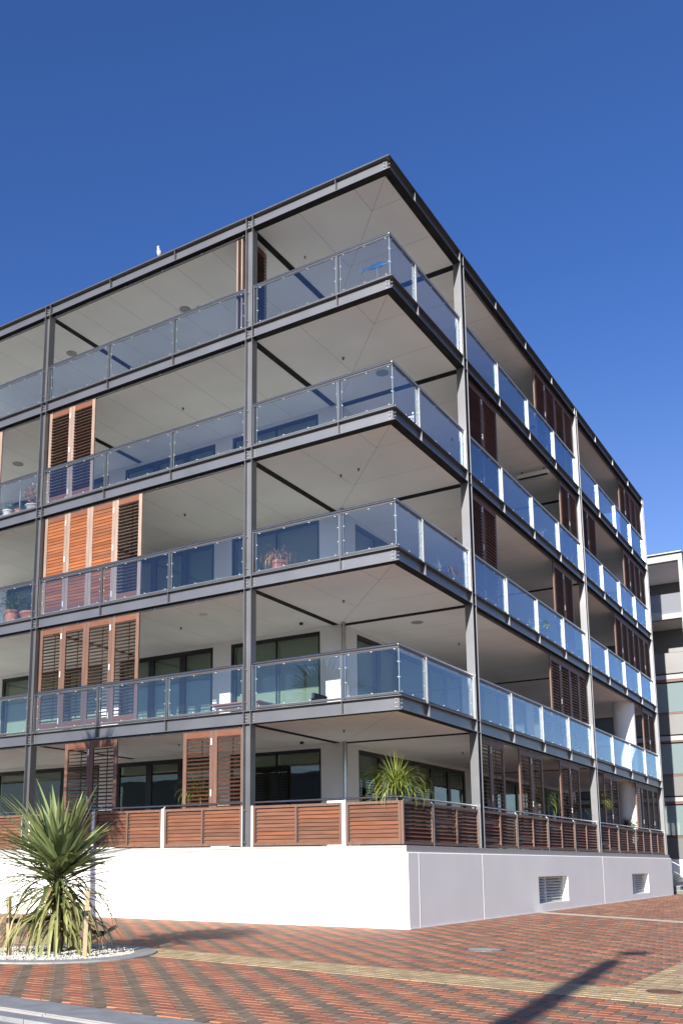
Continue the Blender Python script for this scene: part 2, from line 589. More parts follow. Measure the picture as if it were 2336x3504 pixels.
# ------------------------------------------------------------------ main building
F = [1.600, 4.604, 7.729, 10.854, 13.930, 16.864]      # floor tops (last = roof edge)
B = [None, 4.303, 7.428, 10.545, 13.617, 16.545]       # undersides of the edge beams
XA0, XA1 = -3.8935, -3.690
XB0, XB1 = -10.838, -10.634
XC0, XC1 = -17.782, -17.578
YD0, YD1 = 4.067, 4.303
YE0, YE1 = 14.302, 14.520
YF0, YF1 = 24.36, 24.56
YEND = 24.58
bld = thing('apartment_building', 'five storey grey steel framed apartment block with glass balconies on a white plinth', 'building', (0, 0, 0))
LFT, RGT = 0.0, PI / 2            # right-hand face: (s, d, z) turned 90 degrees

# plinth
pl = MB()
pl.box(-30, -0.13, 0.13, 24.3, 0.0, 1.46)
WT = 1.469
def skin(mb, s0, s1, z0, z1, d0, d1, right):
    if right:
        mb.box(-d1, -d0, s0, s1, z0, z1)
    else:
        mb.box(s0, s1, d0, d1, z0, z1)
# left face, then right face with two recesses
skin(pl, -30, -0.1301, 0, WT - 0.02, -0.12, 0.13, False)
VENTS = [(7.68, 10.25, 0.22, 0.91), (17.80, 20.30, 0.20, 0.895)]
prev = -0.12
for (a, b_, z0, z1) in VENTS:
    skin(pl, prev, a, 0, WT - 0.02, -0.12, 0.13, True)
    skin(pl, a, b_, 0, z0, -0.12, 0.13, True)
    skin(pl, a, b_, z1, WT - 0.02, -0.12, 0.13, True)
    prev = b_
skin(pl, prev, YEND, 0, WT - 0.02, -0.12, 0.13, True)
# chamfered top edge
zt = WT - 0.02
pl.poly([(-30, -0.12, zt), (0.12, -0.12, zt), (0.095, -0.095, WT), (-30, -0.095, WT)], [(0, 1, 2, 3)])
pl.poly([(0.12, -0.12, zt), (0.12, YEND, zt), (0.095, YEND, WT), (0.095, -0.095, WT)], [(0, 1, 2, 3)])
pl.poly([(-30, -0.095, WT), (0.095, -0.095, WT), (0.095, 0.2, WT), (-30, 0.2, WT)], [(0, 1, 2, 3)])
pl.poly([(0.095, 0.2, WT), (0.095, YEND, WT), (-0.2, YEND, WT), (-0.2, 0.2, WT)], [(0, 1, 2, 3)])
plinth = obj('plinth_wall', pl, 'plaster', bld)
bd = MB()
for s in (0.36, 3.77, 14.05):
    bd.box(0.120, 0.1235, s, s + 0.008, 0.02, WT - 0.02)
bd.box(0.120, 0.128, -0.1, YEND - 0.2, 0.0, 0.018)
obj('joint_bead', bd, 'bead', plinth)
for (a, b_, z0, z1) in VENTS:
    v = MB()
    v.box(-0.12, -0.115, a, b_ - 0.0, z0, z1, 1)
    n = 9
    for k in range(n):
        z = z0 + (k + 0.5) * (z1 - z0) / n
        mtx = Matrix.Translation((-0.075, 0, z)) @ Matrix.Rotation(R(35), 4, 'Y')
        v.box(-0.04, 0.04, a + 0.012, b_ - 0.012, -0.005, 0.005, 0, mtx=mtx)
    mid = a + (b_ - a) * 0.40
    v.box(-0.11, -0.03, mid - 0.02, mid + 0.02, z0, z1, 0)
    v.box(-0.11, -0.025, a, a + 0.03, z0, z1, 0)
    v.box(-0.11, -0.025, b_ - 0.03, b_, z0, z1, 0)
    obj('vent_grille', v, ['whitepost', 'dark'], plinth)
ts = MB()
ts.box(-30, 0.06, -0.06, 0.20, WT + 0.002, F[0])
ts.box(-0.20, 0.0601, 0.2001, YEND - 0.02, WT + 0.002, F[0])
obj('timber_sill', ts, 'greytimber', bld)

# columns: H sections, flanges square to the face
def column(s0, s1, rz, z0=F[0], z1=F[5]):
    mb = MB()
    t = 0.016
    d0, d1 = -0.003, 0.203
    mb.box(s0, s0 + t, d0, d1, z0, z1 - 0.002)
    mb.box(s1 - t, s1, d0, d1, z0, z1 - 0.002)
    mb.box(s0 + t, s1 - t, 0.095, 0.107, z0, z1 - 0.004)
    for k in range(1, 6):
        for z in (F[k] - 0.018, B[k]):
            mb.box(s0 + t, s1 - t, 0.001, 0.095, z, z + 0.018)
    c = obj('column', mb, 'steel', bld, rz=rz)
    bo = MB()
    for k in range(1, 6):
        for j in range(3):
            z = B[k] + 0.075 + j * 0.078
            for s in (s0 + t + 0.03, ):
                bo.tube([(s, 0.095, z), (s, 0.055, z)], 0.014, 6)
            bo.tube([(s0 - 0.03, 0.11, z), (s0 - 0.03, 0.075, z)], 0.012, 6)
            bo.tube([(s1 + 0.03, 0.11, z), (s1 + 0.03, 0.075, z)], 0.012, 6)
        for z in (F[k] + 0.2, F[k] + 0.95) if k < 5 else ():
            bo.tube([(s0 + t, 0.06, z), (s0 + t + 0.025, 0.06, z)], 0.012, 6)
    for z in (F[0] + 0.1, F[0] + 0.8):
        bo.tube([(s0 + t, 0.06, z), (s0 + t + 0.025, 0.06, z)], 0.012, 6)
    obj('bolt_set', bo, 'bolt', c)
    return c
column(XA0, XA1, LFT)
column(XB0, XB1, LFT)
column(XC0, XC1, LFT)
column(YD0, YD1, RGT)
column(YE0, YE1, RGT)
column(YF0, YF1, RGT)

# edge beams: I sections between the columns with stiffeners under every post
POST_L = {'corner': [-1.385], 'AB': [-8.375, -6.145], 'BC': [-15.32, -13.05]}
POST_R = {'corner': [1.385], 'DE': [6.70, 9.23, 11.77], 'EF': [16.98, 19.46, 21.92]}
def beam(segs, k, rz, stiff, corner):
    mb = MB()
    zt, zb = F[k], B[k]
    ft = 0.017
    for (a, b_) in segs:
        cor = (abs(a) < 0.01 and rz == RGT) or (abs(b_) < 0.01 and rz == LFT)
        for (u0, u1) in ((zt - ft, zt), (zb, zb + ft)):
            if cor and rz == LFT:
                vs_ = [(a, 0), (0, 0), (-0.2, 0.2), (a, 0.2)]
            elif cor:
                vs_ = [(0, 0), (b_, 0), (b_, 0.2), (0.2, 0.2)]
            else:
                vs_ = [(a, 0), (b_, 0), (b_, 0.2), (a, 0.2)]
            vv = [(p[0], p[1], u0) for p in vs_] + [(p[0], p[1], u1) for p in vs_]
            mb.poly(vv, [(4, 5, 6, 7), (0, 1, 5, 4), (1, 2, 6, 5), (2, 3, 7, 6), (3, 0, 4, 7)])
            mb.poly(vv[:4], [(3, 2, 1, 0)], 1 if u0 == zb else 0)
        wa = a + (0.1 if cor and rz == RGT else 0)
        wb = b_ - (0.1 if cor and rz == LFT else 0)
        mb.box(wa, wb, 0.094, 0.106, zb + ft, zt - ft)
    for s in stiff:
        mb.box(s - 0.007, s + 0.007, 0.004, 0.094, zb + ft, zt - ft)
    o = obj('edge_beam', mb, ['steel', 'underside_shade'], bld, rz=rz)
    bo = MB()
    sgn = 1 if rz == RGT else -1
    for j in range(3):
        z = zb + 0.07 + j * 0.082
        for q in (0.16,):
            bo.tube([(sgn * q, 0.095, z), (sgn * q, 0.058, z)], 0.013, 6)
    obj('bolt_set', bo, 'bolt', o)
    return o
for k in range(1, 6):
    st = POST_L['corner'] + POST_L['AB'] + POST_L['BC']
    beam([(XA1, 0), (XB1, XA0), (XC1, XB0), (-30, XC0)], k, LFT, st, True)
    st = POST_R['corner'] + POST_R['DE'] + POST_R['EF']
    beam([(0, YD0), (YD1, YE0), (YE1, YF0)], k, RGT, st, True)

# roof capping and upstand
rc = MB()
rc.box(-30, -0.015, 0.012, 0.20, F[5] + 0.001, F[5] + 0.035)
rc.box(-0.20, -0.0149, 0.2001, YF1, F[5] + 0.001, F[5] + 0.035)
rc.box(-30, 0.004, -0.006, 0.0119, F[5] - 0.017, F[5] + 0.022)
rc.box(-0.0148, 0.004, 0.0121, YF1, F[5] - 0.017, F[5] + 0.022)
rc.box(-30, -0.2001, 0.2002, YF1, F[5] - 0.05, F[5] + 0.01)
obj('roof_capping', rc, 'steel_dark', bld)

# slabs with soffits
WY, WX = 4.05, -3.60      # inner walls of the two balconies
CEIL = {}
for k in range(0, 6):
    if k > 0:
        ce = MB()
        ce.box(-30, -0.2006, 0.2006, YF1, B[k] + 0.010, B[k] + 0.05, 0)
        zj = B[k] + 0.0095
        def strip(p, q, w=0.008):
            p, q = Vector((*p, 0)), Vector((*q, 0))
            t = (q - p).normalized()
            nn = Vector((-t.y, t.x, 0)) * (w / 2)
            vs_ = [p - nn, q - nn, q + nn, p + nn]
            ce.poly([(v.x, v.y, zj) for v in vs_], [(0, 1, 2, 3)], 1)
        for s in (-5.1, -6.28, -7.48, -8.66, -9.86, -12.2, -13.4, -14.6, -15.8):
            strip((s, 0.21), (s, WY))
        strip((-0.21, 0.21), (WX - 0.02, WY))
        for s in (1.0, 2.5):
            strip((-s, 0.21), (-s, s * 1.08 + 0.0))
            strip((-0.21, s * 1.08), (-s, s * 1.08))
        for s in (5.6, 6.9, 8.2, 9.5, 10.8, 12.1, 13.4, 15.6, 16.9, 18.2, 19.5, 20.8, 22.1, 23.3):
            strip((-0.21, s), (WX, s))
        CEIL[k] = obj('ceiling', ce, ['ceil', 'joint'], bld)
    if k < 5:
        sl = MB()
        lo = (B[k] + 0.051) if k else 1.475
        sl.box(-30, -0.2004, 0.2004, YF1, lo, F[k] - 0.004)
        obj('floor_slab', sl, 'tile', bld)
sl = MB()
sl.box(-30, -0.2004, 0.2004, YF1, B[5] + 0.051, F[5] - 0.055)
obj('roof_slab', sl, 'slab', bld)

# cross beams under the slabs (flush flanges with shade in their colour)
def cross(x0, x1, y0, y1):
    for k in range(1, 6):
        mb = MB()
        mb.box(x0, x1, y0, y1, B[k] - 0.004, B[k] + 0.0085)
        obj('cross_beam', mb, 'underside_shade', bld)
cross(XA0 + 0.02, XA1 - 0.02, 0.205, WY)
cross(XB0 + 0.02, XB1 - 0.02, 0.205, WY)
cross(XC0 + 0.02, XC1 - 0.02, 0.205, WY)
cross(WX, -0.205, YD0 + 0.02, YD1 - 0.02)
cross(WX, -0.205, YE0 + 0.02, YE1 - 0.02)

# inner walls with full-height windows
WIN_L = [(-7.18, -4.27, (-5.68,)), (-11.35, -7.80, (-8.93, -10.12)), (-16.6, -12.05, (-13.6, -15.1))]
WIN_R = [(4.86, 12.20, (6.20, 7.45, 9.62, 10.90)), (12.64, 18.60, (14.2, 15.7, 17.2)), (19.4, 23.6, (20.8, 22.2))]
def inner_wall(k, rz, s0, s1, dpt, wins):
    z0 = F[k - 1]
    z1 = B[k] + 0.008
    wtop = B[k] - 0.10
    mb = MB()
    t = 0.22
    prev = s0
    for (a, b_, _) in sorted(wins):
        mb.box(prev, a, dpt, dpt + t, z0, z1)
        mb.box(a, b_, dpt, dpt + t, wtop, z1)
        prev = b_
    mb.box(prev, s1, dpt, dpt + t, z0, z1)
    w = obj('inner_wall', mb, 'wall', bld, rz=rz)
    for (a, b_, mull) in wins:
        fr = MB()
        slim = (a, b_) == (-7.18, -4.27)
        fw = 0.07 if slim else 0.10
        d0, d1 = dpt + 0.03, dpt + 0.10
        fr.box(a, b_, d0, d1, wtop - fw - 0.02, wtop - 0.001)
        fr.box(a, b_, d0, d1, z0, z0 + 0.09)
        fr.box(a + 0.001, a + fw, d0, d1, z0 + 0.09, wtop - fw - 0.02)
        fr.box(b_ - fw, b_ - 0.001, d0, d1, z0 + 0.09, wtop - fw - 0.02)
        for m_ in mull:
            h = 0.012 if slim else 0.105
            fr.box(m_ - h, m_ + h, d0 + 0.002, d1 - 0.002, z0 + 0.09, wtop - fw - 0.02)
        f_ = obj('window', fr, 'blackframe', bld, rz=rz)
        gl = MB()
        gl.box(a + fw, b_ - fw, d0 + 0.03, d0 + 0.036, z0 + 0.09, wtop - fw - 0.02)
        obj('pane', gl, 'winglass', f_)
        # roller blinds just inside
        edges = [a + fw] + sorted(mull) + [b_ - fw]
        bl = MB()
        for i in range(len(edges) - 1):
            full = {1: 0.13 if slim else (0.12 if rz == LFT else 0.38), 2: 0.97, 3: 0.97, 4: 0.9 if slim else 0.8, 5: 0.8}[k]
            if k in (1, 4, 5) and not slim:
                full *= rb.uniform(0.75, 1.15)
            zb_ = wtop - 0.06 - (wtop - z0 - 0.2) * min(full, 1.0)
            bl.box(edges[i] + 0.02, edges[i + 1] - 0.02, d1 + 0.10, d1 + 0.104, zb_, wtop - 0.04)
        obj('roller_blind', bl, 'blind', f_)
    return w
for k in range(1, 6):
    inner_wall(k, LFT, -30, WX, WY, WIN_L)
    inner_wall(k, RGT, WY + 0.221, YF1, -WX, WIN_R)
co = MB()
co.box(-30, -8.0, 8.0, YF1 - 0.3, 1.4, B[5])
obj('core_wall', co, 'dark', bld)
ew = MB()
ew.box(-30, WX - 0.23, YF1 - 0.25, YF1 - 0.001, 1.47, B[5] + 0.05)
ew.box(-30.2, -30.001, -0.1, YF1, 0, F[5])
obj('end_wall', ew, 'plaster', bld)

# rainwater pipes in the inner corner
for k in range(1, 6):
    pp = MB()
    pp.tube([(WX + 0.10, WY - 0.10, F[k - 1]), (WX + 0.10, WY - 0.10, B[k] + 0.008)], 0.055, 14)
    obj('rain_pipe', pp, 'inox', bld, smooth=True)
# round white column in the far right-hand bay
for k in (1, 2):
    pp = MB()
    pp.tube([(-0.54, 20.95, F[k - 1]), (-0.54, 20.95, B[k] + 0.008)], 0.40, 32)
    obj('round_column', pp, 'wall', bld, smooth=True)

# ceiling speakers, downlights and sprinkler heads
def disc(k, x, y, r, m_):
    mb = MB()
    z = B[k] + 0.009
    mb.lathe([(r, 0), (r, -0.008), (r * 0.9, -0.016), (r * 0.86, -0.010)], 24, 0, (x, y, z))
    obj('ceiling_speaker', mb, m_, bld, smooth=True)
for (k, x, y, r) in ((5, -7.28, 1.88, 0.16), (5, -11.64, 1.84, 0.16), (4, -1.87, 3.22, 0.17), (4, -14.02, 2.04, 0.17), (2, -1.90, 5.0, 0.16)):
    disc(k, x, y, r, 'greyfit')
disc(2, -6.07, 1.33, 0.11, 'fitting')
for (k, x, y) in ((4, -7.34, 1.94), (4, -2.34, 2.02), (3, -7.27, 2.01), (3, -2.44, 2.0), (2, -7.39, 2.08), (2, -2.48, 2.13), (2, -1.92, 7.85), (5, -6.9, 1.98), (5, -3.24, 1.7),
                  (4, -14.3, 1.6), (1, -2.5, 2.1), (1, -7.4, 2.1), (3, -1.9, 7.8), (4, -1.9, 7.8), (1, -1.9, 7.8), (3, -1.9, 1.9)):
    mb = MB()
    z = B[k] + 0.009
    mb.lathe([(0.032, 0), (0.032, -0.008), (0.012, -0.012), (0.010, -0.045), (0.028, -0.048), (0.028, -0.052)], 10, 0, (x, y, z))
    obj('sprinkler_head', mb, 'blackfit' if k != 5 else 'greyfit', bld)
for k in (2, 1):
    mb = MB()
    mb.lathe([(0.05, 0), (0.05, -0.05), (0.03, -0.06)], 12, 0, (-4.45, 3.4, B[k] + 0.009))
    obj('ceiling_camera', mb, 'blackfit', bld)

# ------------------------------------------------------------------ glass balustrades
def balustrade(k, rz, s0, s1, posts, corner=0):
    """corner: -1 the open end is s0, +1 the open end is s1 (mitred rail, butt-jointed glass)"""
    z = F[k]
    mb = MB()
    zr = z + 1.065
    a = s0 if corner != -1 else 0.0
    b_ = s1 if corner != 1 else 0.0
    sh = 0.085
    ra = a + (sh if corner == -1 else 0.012)
    rb_ = b_ - (sh if corner == 1 else 0.012)
    mb.tube([(ra, sh, zr), (rb_, sh, zr)], 0.034, 12)
    if corner:
        e = ra if corner == -1 else rb_
        mb.ellipsoid((e, sh, zr), (0.035, 0.035, 0.035), 10, 6)
    hr = obj('balustrade', mb, 'inox', bld, rz=rz, smooth=True)
    sub = MB()
    ga = a + (0.035 if corner == -1 else 0.012)
    gb = b_ - (0.035 if corner == 1 else 0.012)
    sub.box(ga + (0.075 if corner == -1 else 0), gb - (0.028 if corner == 1 else 0), 0.062, 0.108, zr - 0.072, zr - 0.036)
    sub.box(ga + (0.075 if corner == -1 else 0), gb - (0.028 if corner == 1 else 0), 0.062, 0.106, z + 0.030, z + 0.072)
    obj('support_rail', sub, 'steel_dark', hr)
    ends = []
    allp = list(posts)
    if corner != -1: allp = [s0 + 0.03] + allp
    if corner != 1: allp = allp + [s1 - 0.03]
    for p in allp:
        pm = MB()
        inner = p in posts
        if inner:
            pm.box(p - 0.022, p - 0.010, 0.034, 0.114, z + 0.001, zr - 0.074)
            pm.box(p + 0.010, p + 0.022, 0.034, 0.114, z + 0.001, zr - 0.074)
            pm.poly([(p - 0.020, 0.03, zr - 0.074), (p + 0.020, 0.03, zr - 0.074), (p + 0.020, 0.112, zr - 0.074), (p - 0.020, 0.112, zr - 0.074),
                     (p - 0.016, 0.072, zr - 0.015), (p + 0.016, 0.072, zr - 0.015), (p + 0.016, 0.100, zr - 0.015), (p - 0.016, 0.100, zr - 0.015)],
                    [(0, 1, 5, 4), (1, 2, 6, 5), (2, 3, 7, 6), (3, 0, 4, 7)])
        else:
            pm.box(p - 0.007, p + 0.007, 0.010, 0.112, z + 0.001, zr - 0.03)
        obj('post', pm, 'post', hr)
    # panes between posts
    cuts = []
    seq = sorted(allp + ([0.0] if corner else []))
    for i in range(len(seq) - 1):
        g0, g1 = seq[i], seq[i + 1]
        c0 = 0.010 if (corner == -1 and i == 0) else 0.055
        c1 = 0.010 if (corner == 1 and i == len(seq) - 2) else 0.055
        if corner == -1 and i == 0:
            c0 = 0.094
        if corner == 1 and i == len(seq) - 2:
            c1 = 0.080
        cuts.append((g0 + c0, g1 - c1))
    zg0, zg1 = z + 0.085, z + 0.985
    for (p, q) in cuts:
        gm = MB()
        gm.box(p, q, 0.079, 0.091, zg0, zg1, 0)
        obj('glass_pane', gm, 'glass', hr)
        fx = MB()
        e = 0.004
        # polished edges catch the light
        fx.box(p - e, p - 0.0005, 0.078, 0.092, zg0, zg1, 1)
        fx.box(q + 0.0005, q + e, 0.078, 0.092, zg0, zg1, 1)
        fx.box(p, q, 0.078, 0.092, zg0 - e, zg0 - 0.0005, 1)
        fx.box(p, q, 0.078, 0.092, zg1 + 0.0005, zg1 + e, 1)
        n = 4 if q - p > 1.7 else 3
        for i in range(n):
            s = p + 0.09 + (q - p - 0.18) * i / (n - 1)
            for zz in (zg0 + 0.012, zg1 - 0.012):
                fx.tube([(s, 0.066, zz), (s, 0.104, zz)], 0.0105, 8, 0)
        for s in (p + 0.02, q - 0.02):
            for zz in (zg0 + 0.30, zg0 + 0.62):
                fx.tube([(s, 0.066, zz), (s, 0.104, zz)], 0.010, 8, 0)
        obj('glass_fixings', fx, ['stud', 'glassedge'], hr)
    return hr
for k in range(1, 5):
    balustrade(k, LFT, XA1, 0, POST_L['corner'], 1)
    balustrade(k, LFT, XB1, XA0, POST_L['AB'])
    balustrade(k, LFT, XC1, XB0, POST_L['BC'])
    balustrade(k, RGT, 0, YD0, POST_R['corner'], -1)
    balustrade(k, RGT, YD1, YE0, POST_R['DE'])
    balustrade(k, RGT, YE1, YF0, POST_R['EF'])

def cedar(bright):
    """colour of one cedar blade: fresh orange when bright == 2, oiled red-brown otherwise"""
    if bright == 2:
        c = rb.choice([(0.215, 0.070, 0.024), (0.24, 0.082, 0.030), (0.19, 0.063, 0.022), (0.21, 0.080, 0.036), (0.265, 0.088, 0.029)])
    else:
        c = rb.choice([(0.150, 0.062, 0.034), (0.170, 0.074, 0.041), (0.14, 0.062, 0.036), (0.180, 0.068, 0.034), (0.145, 0.071, 0.043), (0.118, 0.055, 0.034)])
    return jit(c, 0.12)
# ------------------------------------------------------------------ timber screens of the ground floor balcony
def screen(rz, a, b_, fields):
    z0, z1 = F[0] + 0.025, 2.485
    fr = MB()
    d0, d1 = 0.040, 0.10
    st = 0.045
    fr.box(a, b_, d0, d1, z1 - 0.055, z1)
    fr.box(a, b_, d0, d1, z0, z0 + 0.055)
    cuts = [a + (b_ - a) * i / fields for i in range(fields + 1)]
    for i, c in enumerate(cuts):
        lo = c if i == 0 else (c - st if i == fields else c - st / 2)
        fr.box(lo, lo + st, d0, d1 - 0.001, z0 + 0.055, z1 - 0.055)
    s = obj('timber_screen', fr, 'stile_red', bld, rz=rz)
    lv = MB()
    n = 9
    hh = (z1 - z0 - 0.11) / n
    for i in range(fields):
        lo = cuts[i] + (st if i == 0 else st / 2) + 0.004
        hi = cuts[i + 1] - (st if i == fields - 1 else st / 2) - 0.004
        tl = -25 if rz == LFT else -40
        for j in range(n):
            zc = z0 + 0.055 + (j + 0.5) * hh
            t2 = tl + rb.uniform(-2, 2)
            if rz == RGT and rb.random() < 0.06:
                t2 = -8
            mtx = Matrix.Translation(((lo + hi) / 2, d1 - 0.004, zc)) @ Matrix.Rotation(R(t2), 4, 'X')
            lv.box(-(hi - lo) / 2, (hi - lo) / 2, -0.007, 0.007, -hh * 0.56, hh * 0.56, 0, cedar(0), mtx)
        lv.box(lo, lo + 0.02, d1 - 0.02, d1 + 0.02, z0 + 0.06, z1 - 0.06, 1)
    obj('louvre_blades', lv, ['board', 'steel_dark'], s)
def ground_bay(rz, s0, s1, posts, corner=0):
    mb = MB()
    zr = 2.565
    a = 0.11 if corner == -1 else s0 + 0.012
    b_ = -0.11 if corner == 1 else s1 - 0.012
    mb.tube([(a, 0.11, zr), (b_, 0.11, zr)], 0.024, 12)
    if corner:
        e = a if corner == -1 else b_
        mb.ellipsoid((e, 0.11, zr), (0.025, 0.025, 0.025), 10, 6)
    h = obj('balustrade', mb, 'inox', bld, rz=rz, smooth=True)
    for p in posts:
        pm = MB()
        hw = 0.045 if rz == LFT else 0.014
        pm.box(p - hw, p + hw, 0.035, 0.047, F[0] + 0.001, 2.50)
        pm.tube([(p, 0.047, 2.46), (p, 0.075, 2.50), (p, 0.11, 2.545)], 0.012, 8)
        obj('post', pm, 'whitepost' if rz == LFT else 'post', h)
    if corner != -1:
        pm = MB(); pm.box(s0 + 0.004, s0 + 0.05, 0.035, 0.047, F[0] + 0.001, 2.49); obj('post', pm, 'whitepost' if rz == LFT else 'post', h)
    if corner != 1:
        pm = MB(); pm.box(s1 - 0.05, s1 - 0.004, 0.035, 0.047, F[0] + 0.001, 2.49); obj('post', pm, 'whitepost' if rz == LFT else 'post', h)
    gp_ = 0.058 if rz == LFT else 0.022
    seq = ([s0] if corner != -1 else []) + list(posts) + ([s1] if corner != 1 else [])
    for i in range(len(seq) - 1):
        screen(rz, seq[i] + gp_, seq[i + 1] - gp_, 2)
    if corner == 1:
        screen(rz, seq[-1] + 0.058, -0.105, 1)
        fr = MB()
        fr.box(-0.10, -0.046, 0.048, 0.10, F[0] + 0.025, 2.485)
        obj('corner_stile', fr, 'stile_red', bld, rz=rz)
    if corner == -1:
        screen(rz, 0.05, seq[0] - gp_, 1)
ground_bay(LFT, XA1, 0, [-1.385], 1)
ground_bay(LFT, XB1, XA0, [-8.375, -6.18])
ground_bay(LFT, XC1, XB0, [-15.3, -13.05])
ground_bay(RGT, 0, YD0, [1.50], -1)
ground_bay(RGT, YD1, YE0, POST_R['DE'])
ground_bay(RGT, YE1, YF0, POST_R['EF'])

# ------------------------------------------------------------------ sliding shutters and their tracks
def track(k, rz, a, b_):
    mb = MB()
    mb.box(a, b_, 0.125, 0.175, B[k] - 0.050, B[k] - 0.002)
    mb.box(a, b_, 0.118, 0.1249, B[k] - 0.050, B[k] - 0.040)
    n = int((b_ - a) / 1.15)
    for i in range(n + 1):
        s = a + 0.15 + (b_ - a - 0.3) * i / n
        mb.box(s - 0.02, s + 0.02, 0.105, 0.1245, B[k] - 0.062, B[k] - 0.003)
    obj('shutter_track', mb, 'steel', bld, rz=rz)
for k in range(1, 6):
    track(k, LFT, XB1, XA0)
    track(k, LFT, XC1, XB0)
    track(k, RGT, YD1, YE0)
    track(k, RGT, YE1, YF0)
CACHE = {}
def leaf_meshes(w, h, tilt, bright):
    key = (round(w, 3), round(h, 3), tilt, bright)
    if key in CACHE:
        return CACHE[key]
    fr = MB()
    st, th = 0.105, 0.042
    fr.box(0, st, 0, th, 0, h, 0)
    fr.box(w - st, w, 0, th, 0, h, 0)
    fr.box(st, w - st, 0.001, th - 0.001, h - 0.15, h - 0.002, 1)
    fr.box(st, w - st, 0.001, th - 0.001, 0.002, 0.17, 1)
    lv = MB()
    z0, z1 = 0.17, h - 0.15
    pitch = 0.0875
    n = int((z1 - z0) / pitch)
    pitch = (z1 - z0) / n
    for j in range(n):
        zc = z0 + (j + 0.5) * pitch
        mtx = Matrix.Translation((w / 2, th / 2, zc)) @ Matrix.Rotation(R(tilt + rb.uniform(-1.5, 1.5)), 4, 'X')
        # blade lies flat at tilt 0, outer edge drops as tilt grows
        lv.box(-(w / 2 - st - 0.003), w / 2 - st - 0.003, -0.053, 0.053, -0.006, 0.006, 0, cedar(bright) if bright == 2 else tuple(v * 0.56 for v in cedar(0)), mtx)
    lv.box(w * 0.56, w * 0.56 + 0.022, th + 0.036, th + 0.046, z0 + 0.05, z1 - 0.05, 1)
    r = (fr.mesh('shutter_frame', ['stile' if bright else 'stile_red', 'rail_wood']),
         lv.mesh('louvre_blades', ['board', 'blackfit']))
    CACHE[key] = r
    return r
ph = MB()
ph.box(-0.012, 0.012, -0.022, -0.001, 0, 0.15)
PULL = ph.mesh('pull_handle', ['pull'])
def shutter(k, rz, a, b_, tilt=24, bright=0, pull=None, d=0.128, fold=False):
    """one louvred leaf hung between the floor and the track of storey k"""
    z0 = F[k - 1] + (0.07 if k > 1 else 1.0 - 0.02)
    h = B[k] - 0.055 - z0
    if k == 1:
        z0 = F[0] + 0.06
        h = B[k] - 0.055 - z0
    w = b_ - a
    fm, lm = leaf_meshes(w - 0.006, h, tilt, bright)
    if fold:
        o = link('shutter_panel', fm, bld, (a, 0.16, z0), PI / 2)
    else:
        p = Matrix.Rotation(rz, 4, 'Z') @ Vector((a, d, z0))
        o = link('shutter_panel', fm, bld, p, rz)
    link('louvre_blades', lm, o)
    if pull:
        s = (w - 0.05) if pull > 0 else 0.05
        for z in ((0.12, 0.5 * h, h - 0.33) if k > 1 else (0.42 * h, h - 0.33)):
            link('pull_handle', PULL, o, (s, 0, z))
    return o
# left face
w8 = [-10.600, -9.755, -8.925, -8.030, -7.130]
for s in (-4.235, -4.10, -3.965):
    shutter(5, LFT, s, s + 0.87, 0, 1, fold=True)
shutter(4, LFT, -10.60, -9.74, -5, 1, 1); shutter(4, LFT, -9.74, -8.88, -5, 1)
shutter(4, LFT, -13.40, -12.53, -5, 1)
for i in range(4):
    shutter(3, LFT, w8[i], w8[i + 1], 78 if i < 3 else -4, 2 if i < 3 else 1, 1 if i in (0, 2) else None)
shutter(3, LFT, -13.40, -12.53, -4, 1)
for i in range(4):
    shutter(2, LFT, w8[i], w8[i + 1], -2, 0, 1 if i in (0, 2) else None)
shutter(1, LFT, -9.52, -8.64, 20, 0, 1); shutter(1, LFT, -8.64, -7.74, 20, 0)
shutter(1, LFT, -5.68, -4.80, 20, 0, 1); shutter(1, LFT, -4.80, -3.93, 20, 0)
# right face
def run(k, edges, tilt=-2, pulls=(0,)):
    for i in range(len(edges) - 1):
        shutter(k, RGT, edges[i], edges[i + 1], tilt, 0, 1 if i in pulls else None)
run(5, [10.25, 11.26, 12.27, 13.28, 14.28]); run(5, [20.72, 21.62, 22.52, 23.42, 24.33])
run(4, [4.46, 5.55, 6.65]); run(4, [12.42, 13.36, 14.28])
run(4, [14.56, 15.6, 16.66]); run(4, [20.76, 21.66, 22.55, 23.44, 24.33], -2, (0, 2))
run(3, [4.32, 5.32, 6.31]); run(3, [11.28, 12.30, 13.30])
run(3, [18.70, 19.64, 20.58, 21.52, 22.46, 23.40, 24.33], 0, (0, 2, 4))
run(2, [10.44, 11.42, 12.40, 13.36, 14.28], 3); run(2, [22.30, 23.30, 24.30], 3)
run(1, [4.32, 5.26, 6.18], 6); run(1, [7.34, 8.30, 9.26], 6); run(1, [10.90, 11.90, 12.88], 8)
run(1, [15.75, 16.70, 17.66], 6); run(1, [20.36, 21.3, 22.24, 23.18, 24.10], 8, (0, 2))

